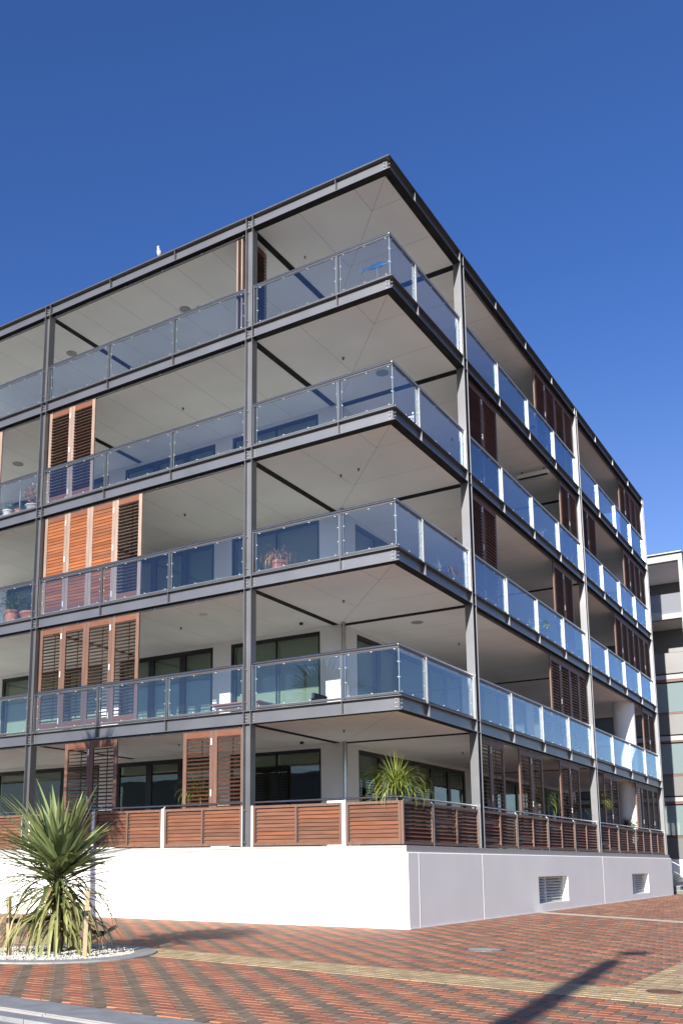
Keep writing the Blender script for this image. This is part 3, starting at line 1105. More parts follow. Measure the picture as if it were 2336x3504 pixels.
# ------------------------------------------------------------------ plants
rp = random.Random(11)
def strap(mb, base, az, el, length, width, droop, col, seg=7, twist=0.0, fold=0.25):
    """one strap leaf: leaves the base at elevation el and bends down by droop radians"""
    p = Vector(base)
    e = el
    pts = []
    for i in range(seg + 1):
        pts.append((p.copy(), e))
        t = (i + 1) / seg
        step = length / seg
        p = p + Vector((math.cos(az) * math.cos(e), math.sin(az) * math.cos(e), math.sin(e))) * step
        e -= droop * (0.4 + 1.2 * t) / seg
        az += twist / seg
    side = Vector((-math.sin(az), math.cos(az), 0))
    vs_ = []
    for i, (q, ee) in enumerate(pts):
        t = i / seg
        w = width * (0.55 + 0.9 * t if t < 0.35 else 0.865 * (1 - ((t - 0.35) / 0.65) ** 1.7) + 0.02) * 0.5
        up = Vector((-math.cos(az) * math.sin(ee), -math.sin(az) * math.sin(ee), math.cos(ee)))
        vs_ += [q - side * w + up * w * fold, q, q + side * w + up * w * fold]
    fs = []
    for i in range(seg):
        a = i * 3
        fs += [(a, a + 1, a + 4, a + 3), (a + 1, a + 2, a + 5, a + 4)]
    mb.poly(vs_, fs, 0, col)

def cordyline(name, label, loc, trunk_h, size=1.0, trunk_r=0.075, seed=1, n=(130, 70, 120), sway=0.0):
    q = random.Random(seed)
    t = thing(name, label, 'tree', loc)
    tr = MB()
    pts, rs = [], []
    for i in range(9):
        f = i / 8
        pts.append((0.05 * math.sin(f * 3) + sway * f, 0.02 * math.cos(f * 5), f * trunk_h))
        rs.append(trunk_r * (1.15 - 0.35 * f) * (1 + 0.06 * math.sin(i * 2.4)))
    tr.tube(pts, rs, 12)
    obj('trunk', tr, 'bark', t, smooth=True)
    cr = MB()
    top = Vector(pts[-1])
    def colr(kind):
        k = q.uniform(0.75, 1.25)
        base = {'up': (0.24, 0.29, 0.12), 'mid': (0.15, 0.19, 0.065), 'low': (0.31, 0.315, 0.125)}[kind]
        if q.random() < (0.10 if kind == 'low' else 0.03):
            base = (0.33, 0.26, 0.12)
        return tuple(v * k for v in base)
    for i in range(n[0]):
        el = math.asin(q.uniform(0.08, 0.97))
        strap(cr, top + Vector((q.uniform(-.04, .04), q.uniform(-.04, .04), q.uniform(-0.30, 0.05))) * size, q.uniform(0, 2 * PI), el,
              q.uniform(0.80, 1.10) * size, q.uniform(0.066, 0.100) * size, q.uniform(0.02, 0.28), colr('up'))
    for i in range(n[1]):
        strap(cr, top + Vector((q.uniform(-.04, .04), q.uniform(-.04, .04), q.uniform(-0.55, -0.20))) * size, q.uniform(0, 2 * PI), q.uniform(-0.05, 0.45),
              q.uniform(0.8, 1.2) * size, q.uniform(0.032, 0.052) * size, q.uniform(0.5, 1.5), colr('mid'), twist=q.uniform(-.3, .3))
    for i in range(n[2]):
        strap(cr, top + Vector((q.uniform(-.05, .05), q.uniform(-.05, .05), q.uniform(-0.75, -0.30))) * size, q.uniform(0, 2 * PI), q.uniform(-0.5, 0.25),
              q.uniform(0.70, 1.12) * size, q.uniform(0.034, 0.062) * size, q.uniform(1.0, 1.9), colr('low'), twist=q.uniform(-.3, .3))
    obj('crown', cr, 'leaf', t)
    return t
cordyline('cabbage_tree', 'spiky green cabbage tree staked in the round pebble bed before the white wall', (-1.93, -7.35, 0), 1.32, 1.25, 0.085, 5, (200, 80, 125))
cordyline('cabbage_tree', 'tall slender cabbage tree standing on the paving beyond the left edge', (-7.05, -9.3, 0), 6.75, 1.42, 0.11, 9, (260, 120, 220), sway=-0.30)

# pebble bed, ring and stakes
PC = Vector((-1.9, -7.4, 0))
rg = MB()
N = 96
for (r0, r1, z0, z1) in ((1.14, 1.44, -0.02, 0.022),):
    for i in range(N):
        a0, a1 = 2 * PI * i / N, 2 * PI * (i + 1) / N
        def P(r, a, z): return (PC.x + r * math.cos(a), PC.y + r * math.sin(a), z)
        rg.face([P(r0, a0, z1), P(r1 - 0.01, a0, z1), P(r1 - 0.01, a1, z1), P(r0, a1, z1)])
        rg.face([P(r1 - 0.01, a0, z1), P(r1, a0, z1 - 0.01), P(r1, a1, z1 - 0.01), P(r1 - 0.01, a1, z1)])
        rg.face([P(r1, a0, z0), P(r1, a1, z0), P(r1, a1, z1 - 0.01), P(r1, a0, z1 - 0.01)])
        rg.face([P(r0, a0, z1), P(r0, a1, z1), P(r0, a1, z0), P(r0, a0, z0)])
tag(obj('planter_ring', rg, 'concrete'), 'flat round concrete edging set in the brick paving about the pebbles', 'edging')
pbm = MB()
for i in range(3600):
    r = 1.13 * math.sqrt(rp.random())
    a = rp.uniform(0, 2 * PI)
    s = rp.uniform(0.012, 0.026)
    x, y = PC.x + r * math.cos(a), PC.y + r * math.sin(a)
    k = rp.uniform(0.75, 1.05)
    c = (0.66 * k, 0.63 * k, 0.56 * k)
    rot = Matrix.Rotation(rp.uniform(0, PI), 3, 'Z')
    vs_ = [rot @ Vector(v) for v in ((s, 0, 0), (0, s * 0.8, 0), (-s, 0, 0.002), (0, -s * 0.8, 0), (0, 0, s * 0.6), (0, 0, -s * 0.6))]
    zz = 0.008 + rp.uniform(0, 0.016)
    vs_ = [v + Vector((x, y, zz)) for v in vs_]
    pbm.poly(vs_, [(0, 1, 4), (1, 2, 4), (2, 3, 4), (3, 0, 4), (1, 0, 5), (2, 1, 5), (3, 2, 5), (0, 3, 5)], 0, c)
for i in range(48):
    a0, a1 = 2 * PI * i / 48, 2 * PI * (i + 1) / 48
    pbm.face([(PC.x, PC.y, 0.004), (PC.x + 1.14 * math.cos(a0), PC.y + 1.14 * math.sin(a0), 0.004), (PC.x + 1.14 * math.cos(a1), PC.y + 1.14 * math.sin(a1), 0.004)], 0, (0.5, 0.47, 0.41))
tag(obj('pebble_bed', pbm, 'pebble'), 'white pebbles covering the ground around the cabbage tree', 'pebbles', kind='stuff')

def stake(label, p0, p1, w=0.05):
    p0, p1 = Vector(p0), Vector(p1)
    d = p1 - p0
    q = d.to_track_quat('Z', 'Y').to_matrix().to_4x4()
    mb = MB()
    mtx = Matrix.Translation(p0) @ q
    L = d.length
    mb.box(-w / 2, w / 2, -w / 2, w / 2, 0, L, 0, mtx=mtx)
    return tag(obj('timber_stake', mb, 'stake'), label, 'stake', 'stakes around the cabbage tree')
stake('upright pine stake at the right front of the cabbage tree, tied by a black strap', (-1.03, -7.68, -0.05), (-1.16, -7.52, 0.86), 0.055)
stake('upright pine stake at the left of the cabbage tree, tied by a black strap', (-2.06, -8.05, -0.05), (-2.12, -8.05, 0.80), 0.05)
stake('leaning pine stake knocked over behind the cabbage tree, pointing up to the right', (-1.99, -7.08, 0.0), (-1.55, -6.50, 0.335), 0.05)
def strapband(label, p0, p1, h=0.06):
    mb = MB()
    p0, p1 = Vector(p0), Vector(p1)
    t = (p1 - p0).normalized()
    nn = Vector((-t.y, t.x, 0)).normalized() * 0.004
    vs_ = []
    n = 8
    for i in range(n + 1):
        f = i / n
        q = p0.lerp(p1, f) - Vector((0, 0, 0.03 * math.sin(PI * f)))
        for s in (-1, 1):
            for zz in (-h / 2, h / 2):
                vs_.append(q + nn * s + Vector((0, 0, zz)))
    fs = []
    for i in range(n):
        a = i * 4
        fs += [(a, a + 4, a + 5, a + 1), (a + 2, a + 3, a + 7, a + 6), (a + 1, a + 5, a + 7, a + 3), (a, a + 2, a + 6, a + 4)]
    mb.poly(vs_, fs)
    # loop round the stake
    mb.tube([(p1.x, p1.y, p1.z - h * 0.6), (p1.x, p1.y, p1.z + h * 0.6)], 0.042, 12)
    return tag(obj('tie_strap', mb, 'rubber'), label, 'strap', 'straps tying the cabbage tree')
strapband('black rubber strap from the trunk to the left stake', (-1.95, -7.38, 0.50), (-2.10, -8.04, 0.48))
strapband('black rubber strap from the trunk to the right front stake', (-1.90, -7.36, 0.50), (-1.12, -7.57, 0.58))
strapband('black rubber strap from the trunk down to the leaning stake', (-1.91, -7.34, 0.50), (-1.68, -6.68, 0.24))

# ------------------------------------------------------------------ pots and balcony plants
def pot(kind, r, h, mk, parent):
    mb = MB()
    if kind == 'urn':
        prof = [(r * 0.62, 0), (r * 0.72, h * 0.1), (r * 0.86, h * 0.55), (r * 0.9, h * 0.72), (r * 0.82, h * 0.80), (r, h * 0.88), (r * 1.04, h), (r * 0.92, h), (r * 0.88, h * 0.93)]
    elif kind == 'bowl':
        prof = [(r * 0.5, 0), (r * 0.75, h * 0.3), (r * 0.95, h * 0.8), (r * 1.05, h * 0.86), (r * 1.05, h), (r * 0.95, h), (r * 0.92, h * 0.9)]
    else:
        prof = [(r * 0.72, 0), (r * 0.95, h * 0.78), (r * 1.06, h * 0.80), (r * 1.06, h), (r * 0.94, h), (r * 0.92, h * 0.92)]
    mb.lathe(prof, 24)
    p = obj('pot', mb, mk, parent, smooth=True)
    so = MB()
    so.lathe([(r * 0.9, h * 0.9), (r * 0.4, h * 0.93)], 20)
    obj('soil', so, 'soil', p)
    return h * 0.9
def tuft(mb, z, n, length, width, els, droop, cols, spread=0.06, q=rp, c=(0, 0)):
    for i in range(n):
        k = q.uniform(0.7, 1.3)
        col = tuple(v * k for v in q.choice(cols))
        strap(mb, (c[0] + q.uniform(-spread, spread), c[1] + q.uniform(-spread, spread), z), q.uniform(0, 2 * PI), q.uniform(*els),
              q.uniform(*length), q.uniform(*width), q.uniform(*droop), col, 6, q.uniform(-.4, .4))
def leafy(mb, c, rad, n, size, cols, q=rp):
    """a bush of little pointed leaves set at all angles through a rounded volume"""
    for i in range(n):
        d = Vector((q.gauss(0, 1), q.gauss(0, 1), q.gauss(0, 1))).normalized() * (q.random() ** 0.45)
        p = Vector(c) + Vector((d.x * rad[0], d.y * rad[1], d.z * rad[2]))
        a = Vector((q.gauss(0, 1), q.gauss(0, 1), q.gauss(0, 0.6))).normalized()
        b_ = a.cross(Vector((q.gauss(0, 1), q.gauss(0, 1), q.gauss(0, 1)))).normalized()
        s = size * q.uniform(0.6, 1.3)
        k = q.uniform(0.65, 1.35)
        col = tuple(v * k for v in q.choice(cols))
        mb.poly([p - a * s, p + b_ * s * 0.4, p + a * s, p - b_ * s * 0.4], [(0, 1, 2, 3)], 0, col)
GREEN = [(0.10, 0.16, 0.03), (0.13, 0.19, 0.04), (0.07, 0.12, 0.03)]
LIME = [(0.20, 0.26, 0.04), (0.26, 0.30, 0.06), (0.13, 0.19, 0.03), (0.30, 0.28, 0.08)]
DRY = [(0.42, 0.22, 0.13), (0.50, 0.30, 0.20), (0.34, 0.15, 0.09), (0.30, 0.28, 0.14)]
DEEP = [(0.05, 0.085, 0.025), (0.07, 0.11, 0.03), (0.04, 0.07, 0.03)]
GREY = [(0.22, 0.27, 0.22), (0.28, 0.33, 0.28), (0.16, 0.22, 0.16)]
def plant(label, loc, kind, r, h, mk, builder):
    t = thing('potted_plant', label, 'plant', loc, 0, 'potted plants on the balconies')
    z = pot(kind, r, h, mk, t)
    mb = MB()
    builder(mb, z)
    obj('foliage', mb, 'leaf', t)
    return t
def arch(n, L, cols, w=(0.012, 0.022)):
    def f(mb, z):
        tuft(mb, z + 0.02, n, (L * 0.7, L * 1.1), w, (0.6, 1.5), (1.6, 3.2), cols, 0.05)
        tuft(mb, z + 0.02, int(n * 0.25), (L * 0.8, L * 1.15), w, (1.1, 1.55), (0.2, 1.0), cols, 0.04)
    return f
def stemmed(hs, n, L, cols):
    def f(mb, z):
        mb.tube([(0, 0, z), (0.01, 0, z + hs)], [0.035, 0.022], 8, 0, True, (0.16, 0.12, 0.07))
        tuft(mb, z + hs, n, (L * 0.65, L * 1.1), (0.019, 0.034), (0.2, 1.4), (1.6, 3.2), cols, 0.04)
        tuft(mb, z + hs, int(n * 0.12), (L * 0.7, L * 1.0), (0.014, 0.022), (1.15, 1.5), (0.1, 0.6), cols, 0.02)
    return f
plant('arching lime green ponytail palm at the corner behind the timber screen', (-0.46, 0.62, F[0]), 'tub', 0.20, 0.42, 'darkpot', stemmed(0.72, 260, 1.0, LIME))
plant('trailing green plant half hidden by the pair of shutters beside the steel column', (-5.55, 0.62, F[0]), 'tub', 0.20, 0.45, 'darkpot', stemmed(0.75, 90, 0.85, LIME))
plant('leafy palm between two shutter pairs on the shaded ground floor balcony', (-0.50, 10.1, F[0]), 'tub', 0.20, 0.45, 'darkpot', stemmed(0.95, 110, 0.95, LIME + GREEN))
plant('dark small palm at the end of the shaded balcony before the white column foot', (-0.60, 13.7, F[0]), 'tub', 0.20, 0.45, 'darkpot', stemmed(0.85, 90, 0.8, DEEP))
plant('yellow green trailing plant hanging beside a louvred shutter in the last bay', (-0.30, 15.40, F[0]), 'tub', 0.16, 0.45, 'darkpot', stemmed(1.25, 90, 0.75, LIME))
def redspike(mb, z):
    tuft(mb, z + 0.60, 60, (0.25, 0.45), (0.02, 0.035), (0.6, 1.5), (0.4, 1.6), [(0.09, 0.03, 0.03), (0.05, 0.02, 0.02)], 0.05)
    mb.tube([(0, 0, z), (0, 0, z + 0.70)], [0.05, 0.08], 8, 0, True, (0.06, 0.03, 0.02))
plant('dark red spiky plant in front of the round white column', (-0.42, 19.75, F[0]), 'tub', 0.16, 0.42, 'darkpot', redspike)
plant('bushy green plant beside the dark red spiky one', (-0.45, 20.45, F[0]), 'tub', 0.16, 0.42, 'darkpot', lambda mb, z: leafy(mb, (0, 0, z + 0.62), (0.32, 0.34, 0.40), 260, 0.05, GREEN))
plant('dried drooping grass in a terracotta pot on the second balcony from the top corner', (-3.20, 0.42, F[2]), 'tub', 0.20, 0.33, 'terracotta', lambda mb, z: tuft(mb, z + 0.03, 230, (0.42, 0.70), (0.014, 0.024), (0.35, 1.35), (2.4, 3.8), DRY, 0.07))
def airplant(mb, z):
    tuft(mb, z, 60, (0.28, 0.5), (0.012, 0.022), (0.3, 1.5), (0.2, 1.2), GREY, 0.04)
    tuft(mb, z, 40, (0.5, 0.75), (0.016, 0.026), (0.5, 1.2), (2.4, 3.6), [(0.45, 0.22, 0.18), (0.38, 0.2, 0.15)], 0.05, c=(0, 0.15))
plant('spiky grey and pink plant behind the shaded corner glass', (-0.36, 3.0, F[2]), 'tub', 0.16, 0.20, 'terracotta', airplant)
plant('bushy drooping green plant in a low terracotta bowl in the long shaded bay', (-0.42, 10.2, F[2]), 'bowl', 0.26, 0.20, 'terracotta', lambda mb, z: (leafy(mb, (0, 0, z + 0.30), (0.42, 0.55, 0.32), 420, 0.055, GREEN + GREY), tuft(mb, z + .2, 40, (0.4, 0.7), (0.012, 0.02), (0.1, 1.2), (1.5, 3.0), GREEN)))
plant('small flowering plant high up in the long shaded bay', (-0.36, 11.05, F[3]), 'tub', 0.13, 0.20, 'creampot', lambda mb, z: leafy(mb, (0, 0, z + 0.26), (0.22, 0.25, 0.24), 160, 0.035, GREY + [(0.5, 0.3, 0.3)]))
# left edge, fourth floor: four pots in a row on a plank
pk = MB()
pk.box(-13.1, -10.95, 0.26, 0.52, F[3] + 0.10, F[3] + 0.13)
for s in (-13.0, -11.05):
    pk.box(s - 0.03, s + 0.03, 0.30, 0.48, F[3] - 0.003, F[3] + 0.10)
tag(obj('plant_shelf', pk, 'tabletop'), 'low timber plank carrying small pots behind the glass at the left edge', 'shelf')
zs = F[3] + 0.13
plant('round orange pink shrub in a cream bowl, rightmost on the timber plank', (-11.40, 0.39, zs), 'bowl', 0.22, 0.16, 'creampot', lambda mb, z: leafy(mb, (0, 0, z + 0.36), (0.32, 0.30, 0.30), 520, 0.032, [(0.46, 0.24, 0.14), (0.40, 0.18, 0.10), (0.52, 0.34, 0.20)]))
plant('tall thin succulent in a clay pot next to the orange pink shrub', (-11.98, 0.39, zs), 'tub', 0.13, 0.15, 'terracotta', lambda mb, z: (tuft(mb, z, 26, (0.15, 0.28), (0.02, 0.035), (0.3, 1.4), (0.0, 0.6), GREY, 0.03), mb.tube([(0.03, 0, z), (0.02, 0, z + 0.6)], [0.018, 0.012], 6, 0, True, (0.22, 0.27, 0.22))))
plant('rounded grey green succulent in a cream pot on the timber plank', (-12.42, 0.39, zs), 'tub', 0.16, 0.22, 'creampot', lambda mb, z: leafy(mb, (0, 0, z + 0.14), (0.17, 0.17, 0.15), 170, 0.04, GREY))
plant('smallest grey green succulent, leftmost on the timber plank', (-12.80, 0.39, zs), 'tub', 0.10, 0.13, 'creampot', lambda mb, z: leafy(mb, (0, 0, z + 0.14), (0.13, 0.13, 0.14), 110, 0.035, GREY))
# left edge, third floor
def palmy(mb, z):
    tuft(mb, z + 0.10, 90, (0.5, 0.85), (0.02, 0.035), (0.1, 1.5), (1.0, 2.6), GREEN + DEEP, 0.08)
    leafy(mb, (0, 0, z + 0.30), (0.4, 0.3, 0.28), 160, 0.05, GREEN)
plant('bushy green palm in a banded terracotta urn at the left edge', (-12.10, 0.45, F[2]), 'urn', 0.22, 0.48, 'terracotta', palmy)
plant('low dark green plant in a wide terracotta bowl beside the banded urn', (-11.42, 0.55, F[2]), 'bowl', 0.34, 0.34, 'terracotta', lambda mb, z: tuft(mb, z, 80, (0.4, 0.7), (0.018, 0.03), (0.3, 1.4), (0.8, 2.2), DEEP, 0.12))

# ------------------------------------------------------------------ other balcony things
# blue fish on a rod
fish = thing('fish_ornament', 'blue enamel fish on a thin rod at the top balcony corner', 'ornament', (-0.62, 0.5, F[4]))
fm = MB()
prof = []
for i in range(15):
    t = i / 14
    x = -0.27 + 0.58 * t
    hgt = 0.062 * math.sin(PI * min(1, t * 0.94 + 0.06)) ** 0.8 + 0.004
    prof.append((x, hgt))
n = 10
vs_, fs = [], []
for (x, hh) in prof:
    for j in range(n):
        a = 2 * PI * j / n
        vs_.append((x, 0.35 * hh * math.cos(a), hh * math.sin(a)))
for i in range(len(prof) - 1):
    for j in range(n):
        a, b_ = i * n + j, i * n + (j + 1) % n
        fs.append((a, b_, b_ + n, a + n))
mtx = Matrix.Translation((0.0, 0, 0.70)) @ Matrix.Rotation(R(4), 4, 'Y')
fm.poly([mtx @ Vector(v) for v in vs_], fs)
def plate(pts, th=0.006):
    a = [mtx @ Vector((x, -th, z)) for x, z in pts]
    b_ = [mtx @ Vector((x, th, z)) for x, z in pts]
    m_ = len(pts)
    fm.poly(a + b_, [tuple(range(m_))[::-1], tuple(range(m_, 2 * m_))] + [(i, (i + 1) % m_, m_ + (i + 1) % m_, m_ + i) for i in range(m_)])
plate([(-0.25, 0.0), (-0.40, 0.11), (-0.34, 0.0), (-0.40, -0.09)])
plate([(-0.05, 0.06), (0.02, 0.115), (0.14, 0.065)])
plate([(-0.02, -0.06), (0.00, -0.105), (0.08, -0.065)])
obj('body', fm, 'bluefish', fish, smooth=True)
rdm = MB()
rdm.tube([(0.02, 0, 0.0), (0.02, 0, 0.66)], 0.009, 8)
rdm.lathe([(0.10, -0.004), (0.10, 0.012), (0.02, 0.02)], 16, 0, (0.02, 0, 0))
obj('rod', rdm, 'steel', fish)

# round backed white chair
ch = thing('garden_chair', 'white round backed chair behind the corner glass of the fourth floor', 'chair', (-0.85, 2.05, F[3]), R(20))
c1 = MB()
c1.lathe([(0.27, 0.40), (0.30, 0.42), (0.30, 0.45), (0.27, 0.47)], 24)
obj('seat', c1, 'white', ch, smooth=True)
c2 = MB()
for rr, zz in ((0.33, 0.92), (0.33, 0.80), (0.32, 0.68), (0.31, 0.56)):
    pts = [(rr * math.cos(a), rr * math.sin(a), zz - 0.10 * (1 - math.sin(max(0, min(PI, a))))) for a in [R(-20 + 220 * i / 16) for i in range(17)]]
    c2.tube(pts, 0.022 if zz > 0.9 else 0.012, 8)
for i in range(9):
    a = R(-10 + 200 * i / 8)
    c2.tube([(0.29 * math.cos(a), 0.29 * math.sin(a), 0.45), (0.33 * math.cos(a), 0.33 * math.sin(a), 0.92 - 0.10 * (1 - math.sin(max(0, min(PI, a)))))], 0.011, 6)
obj('backrest', c2, 'white', ch, smooth=True)
for a in (45, 135, 225, 315):
    c3 = MB()
    c3.tube([(0.22 * math.cos(R(a)), 0.22 * math.sin(R(a)), 0.41), (0.28 * math.cos(R(a)), 0.28 * math.sin(R(a)), 0)], [0.018, 0.014], 8)
    obj('leg', c3, 'white', ch, smooth=True)

# teak table and charcoal chairs on the first floor
tb = thing('outdoor_table', 'low brown timber table beside the steel column on the first floor balcony', 'table', (-4.95, 1.62, F[1]))
t1 = MB()
for i in range(8):
    t1.box(-0.70, 0.70, -0.50 + i * 0.126, -0.50 + i * 0.126 + 0.119, 0.42, 0.45)
t1.box(-0.62, 0.62, -0.42, 0.42, 0.37, 0.4195)
obj('tabletop', t1, 'tabletop', tb)
for sx in (-0.6, 0.6):
    for sy in (-0.4, 0.4):
        l1 = MB()
        l1.box(sx - 0.03, sx + 0.03, sy - 0.03, sy + 0.03, 0, 0.37)
        obj('leg', l1, 'tabletop', tb)
def lounge_chair(label, loc, rz):
    c = thing('lounge_chair', label, 'chair', loc, rz, 'charcoal lounge chairs at the low table')
    a = MB(); a.box(-0.30, 0.30, -0.30, 0.28, 0.24, 0.36); obj('seat', a, 'charcoal', c)
    a = MB()
    a.box(-0.30, 0.30, 0.285, 0.36, 0.34, 0.66, 0, mtx=Matrix.Rotation(R(-8), 4, 'X'))
    obj('backrest', a, 'charcoal', c)
    for sx in (-0.27, 0.27):
        for sy in (-0.26, 0.24):
            a = MB()
            a.tube([(sx, sy, 0), (sx, sy, 0.24)], 0.016, 8)
            obj('leg', a, 'inox', c)
    return c
lounge_chair('charcoal lounge chair at the right end of the low timber table', (-3.55, 2.1, F[1]), -PI / 2)
lounge_chair('charcoal lounge chair behind the low timber table', (-5.0, 2.75, F[1]), 0)

# strip heater under the soffit of the long right-hand balcony
ht = thing('strip_heater', 'long white heater hung under the soffit of the shaded balcony', 'heater', (-0.64, 11.33, B[4] - 0.02))
h1 = MB(); h1.box(-0.5, 0.5, -0.09, 0.09, -0.20, -0.08); obj('housing', h1, 'fitting', ht)
h2 = MB(); h2.box(-0.47, 0.47, -0.07, 0.07, -0.208, -0.2002); obj('element', h2, 'blackfit', ht)
for s in (-0.35, 0.35):
    h3 = MB(); h3.box(s - 0.015, s + 0.015, -0.015, 0.015, -0.08, 0.028); obj('bracket', h3, 'steel', ht)

# gull on the roof edge
gu = thing('gull', 'white gull standing on the roof edge against the sky', 'bird', (-6.74, 0.12, F[5] + 0.036), R(-70))
gu.scale = (0.78, 0.78, 0.78)
gb = MB()
gb.ellipsoid((0, 0, 0.17), (0.17, 0.075, 0.082), 16, 10, 0, Matrix.Rotation(R(-28), 3, 'Y'))
gb.ellipsoid((0.115, 0, 0.25), (0.06, 0.048, 0.085), 12, 8, 0, Matrix.Rotation(R(20), 3, 'Y'))
gb.ellipsoid((0.145, 0, 0.325), (0.055, 0.043, 0.043), 12, 8, 0)
gb.tube([(-0.12, 0, 0.115), (-0.24, 0, 0.06)], [0.05, 0.02], 8)
obj('body', gb, 'gullwhite', gu, smooth=True)
for s in (-1, 1):
    wg = MB()
    wg.ellipsoid((-0.04, s * 0.072, 0.175), (0.17, 0.016, 0.06), 12, 8, 0, Matrix.Rotation(R(-26), 3, 'Y'))
    obj('wing', wg, 'gullgrey', gu, smooth=True)
    lg = MB()
    lg.tube([(0.02, s * 0.03, 0.11), (0.03, s * 0.03, 0.0)], 0.006, 6)
    lg.box(0.02, 0.075, s * 0.03 - 0.018, s * 0.03 + 0.018, 0, 0.005)
    obj('leg', lg, 'gullred', gu)
bk = MB()
bk.tube([(0.19, 0, 0.322), (0.245, 0, 0.308)], [0.013, 0.004], 8)
obj('beak', bk, 'gullred', gu)

# ------------------------------------------------------------------ manhole covers
def manhole(label, x, y, r, mk):
    mb = MB()
    mb.lathe([(r, -0.01), (r, 0.008), (r * 0.90, 0.008), (r * 0.89, 0.003), (r * 0.87, 0.003), (r * 0.86, 0.009), (0.01, 0.009)], 36)
    for i in range(-4, 5):
        s = i * r * 0.18
        L = math.sqrt(max(0, (r * 0.8) ** 2 - s * s))
        mb.box(-L, L, s - 0.008, s + 0.008, 0.0095, 0.013)
    return tag(obj('manhole_cover', mb, mk, loc=(x, y, 0)), label, 'manhole cover')
manhole('pale grey round iron manhole cover between the white plinth and the tan band', 2.94, -3.55, 0.30, 'iron')
manhole('rusty dark round manhole cover set in the tan paver corner', 6.12, -7.05, 0.17, 'iron_rust')

# ------------------------------------------------------------------ lamp post whose shadow crosses the paving (it stands beside the camera)
lp = thing('street_lamp', 'slim dark lamp post casting its long shadow over the brick paving', 'street lamp', (7.04, -24.0, -0.10))
q = MB()
q.lathe([(0.24, 0), (0.24, 0.06), (0.19, 0.10), (0.18, 0.9), (0.13, 7.30), (0.06, 7.36)], 16)
obj('post', q, 'lamp', lp, smooth=True)
q = MB()
q.tube([(0, 0, 7.34), (0, 0, 7.72)], 0.03, 8)
q.box(-0.08, 0.30, -0.10, 0.10, 7.72, 7.86)
obj('lamp_head', q, 'lamp', lp)

# ------------------------------------------------------------------ neighbouring block at the right
nb = thing('neighbouring_block', 'grey zinc and glass block with an open top balcony behind the right end', 'building', (0, 30, 0))
X0, X1, DEP = -22.0, 0.30, 10.0
XR = 0.52
def nbox(name, mk, *bx, parent=nb):
    mb = MB()
    for b_ in bx:
        mb.box(*b_)
    return obj(name, mb, mk, parent)
nbox('body_wall', 'dark', (X0, XR, 0.36, DEP, 0.0, 11.05))
nbox('base_wall', 'plaster', (X0, XR, 0.05, 0.35, 0.0, 1.45))
for (a, b_) in ((1.47, 2.41), (4.34, 5.24), (7.20, 8.15), (10.11, 11.09)):
    nbox('spandrel_panel', 'zinc', (X0, XR, 0.0, 0.30, a, b_))
for (a, b_) in ((4.08, 4.28), (6.92, 7.14), (9.83, 10.05)):
    nbox('pale_band', 'palepanel', (X0, XR, 0.03, 0.30, a, b_))
for (a, b_) in ((2.42, 2.50), (5.25, 5.33), (8.16, 8.24), (3.96, 4.06), (6.83, 6.90), (9.70, 9.80)):
    nbox('trim_strip', 'copper', (X0, XR, -0.02, 0.28, a, b_))
for (a, b_) in ((2.51, 3.95), (5.34, 6.82), (8.25, 9.69)):
    f_ = nbox('window', 'blackframe', (X0, XR, 0.12, 0.16, a, a + 0.03), (X0, XR, 0.12, 0.16, b_ - 0.03, b_))
    nbox('pane', 'blockglass', (X0, XR, 0.13, 0.14, a + 0.03, b_ - 0.03), parent=f_)
# top two open balconies
nbox('roof', 'steel', (X0, 0.52, -0.15, DEP, 15.93, 15.98))
nbox('frame', 'palepanel', (X0, 0.50, 0.0, 0.30, 15.58, 15.92), (0.31, 0.50, 0.001, 0.299, 11.10, 15.579), (X0, 0.309, 0.002, 0.298, 12.74, 13.0))
nbox('ceiling', 'ceil', (X0, 0.308, 0.301, DEP, 15.62, 15.70), (X0, 0.308, 0.301, DEP, 12.78, 12.95))
nbox('back_wall', 'zinc', (X0, 0.30, 4.0, 4.3, 12.951, 15.61), (X0, 0.30, 2.5, 2.8, 11.06, 12.77))
nbox('balustrade_pane', 'frostglass', (X0, 0.30, 0.08, 0.095, 13.02, 13.99))
nbox('parapet_cap', 'steel_dark', (X0, XR, -0.01, 0.31, 11.091, 11.10))

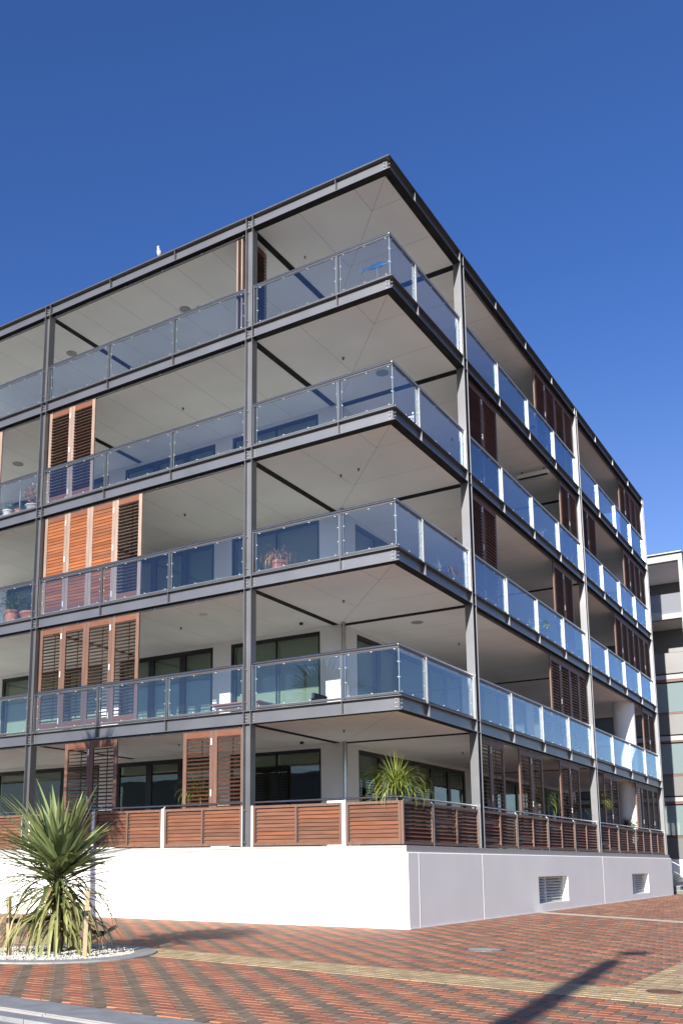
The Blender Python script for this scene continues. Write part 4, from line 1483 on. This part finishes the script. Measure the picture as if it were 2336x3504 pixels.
# low unseen blocks across the road, added to darken the window reflections
def added_street_block(label, x0, x1, y, h, mk):
    t = thing('added_street_block', label, 'building', ((x0 + x1) / 2, y, -0.13))
    w = (x1 - x0) / 2
    mb = MB()
    mb.box(-w, w, -9, 0, 0, h)
    mb.box(-w - 0.2, w + 0.2, -9.2, 0.2, h + 0.001, h + 0.35)
    obj('wall', mb, mk, t)
    nx = int(w * 2 / 3.2)
    for fl in range(int(h / 3.2)):
        for i in range(nx):
            x = -w + (i + 0.5) * 2 * w / nx
            q = MB()
            q.box(x - 0.85, x + 0.85, 0.002, 0.03, fl * 3.2 + 1.0, fl * 3.2 + 2.6)
            obj('window', q, 'blackframe', t)
added_street_block('added unseen grey block across the road behind the viewer, the leftmost', -62, -34, -52, 9.6, 'slab')
added_street_block('added unseen brown block across the road behind the viewer, in the middle', -31, -6, -56, 12.8, 'farground')
added_street_block('added unseen pale block across the road behind the viewer, the rightmost', 14, 40, -58, 9.6, 'kerb')

# steps with rails between the two buildings
stp = MB()
for i in range(8):
    stp.box(-4.0, 0.42 - i * 0.30, 26.0, 29.9, i * 0.165 + 0.001, (i + 1) * 0.165 - 0.03)
    stp.box(-4.0, 0.44 - i * 0.30, 25.98, 29.92, (i + 1) * 0.165 - 0.0299, (i + 1) * 0.165, 1)
tag(obj('stone_steps', stp, ['stair', 'concrete']), 'dark stone steps rising between the white plinth and the grey block', 'steps')
rl = thing('stair_rail', 'steel handrail on posts beside the dark stone steps', 'handrail', (0.3, 26.15, 0))
q = MB()
q.tube([(0.55, 0, 0.80), (0.35, 0, 0.88), (-2.6, 0, 2.50), (-3.2, 0, 2.52)], 0.024, 10)
q.tube([(0.35, 0, 0.50), (-2.6, 0, 2.12)], 0.014, 8)
obj('rail', q, 'post', rl, smooth=True)
for x in (0.33, -0.50, -1.40, -2.30):
    q = MB(); q.tube([(x, 0, max(0.0, 0.06 - x * 0.5)), (x, 0, 0.88 + (0.35 - x) * 0.55)], 0.02, 8); obj('post', q, 'post', rl, smooth=True)

scene.render.engine = 'CYCLES'
scene.cycles.max_bounces = 10
scene.cycles.diffuse_bounces = 5
scene.cycles.transparent_max_bounces = 24
scene.cycles.glossy_bounces = 4
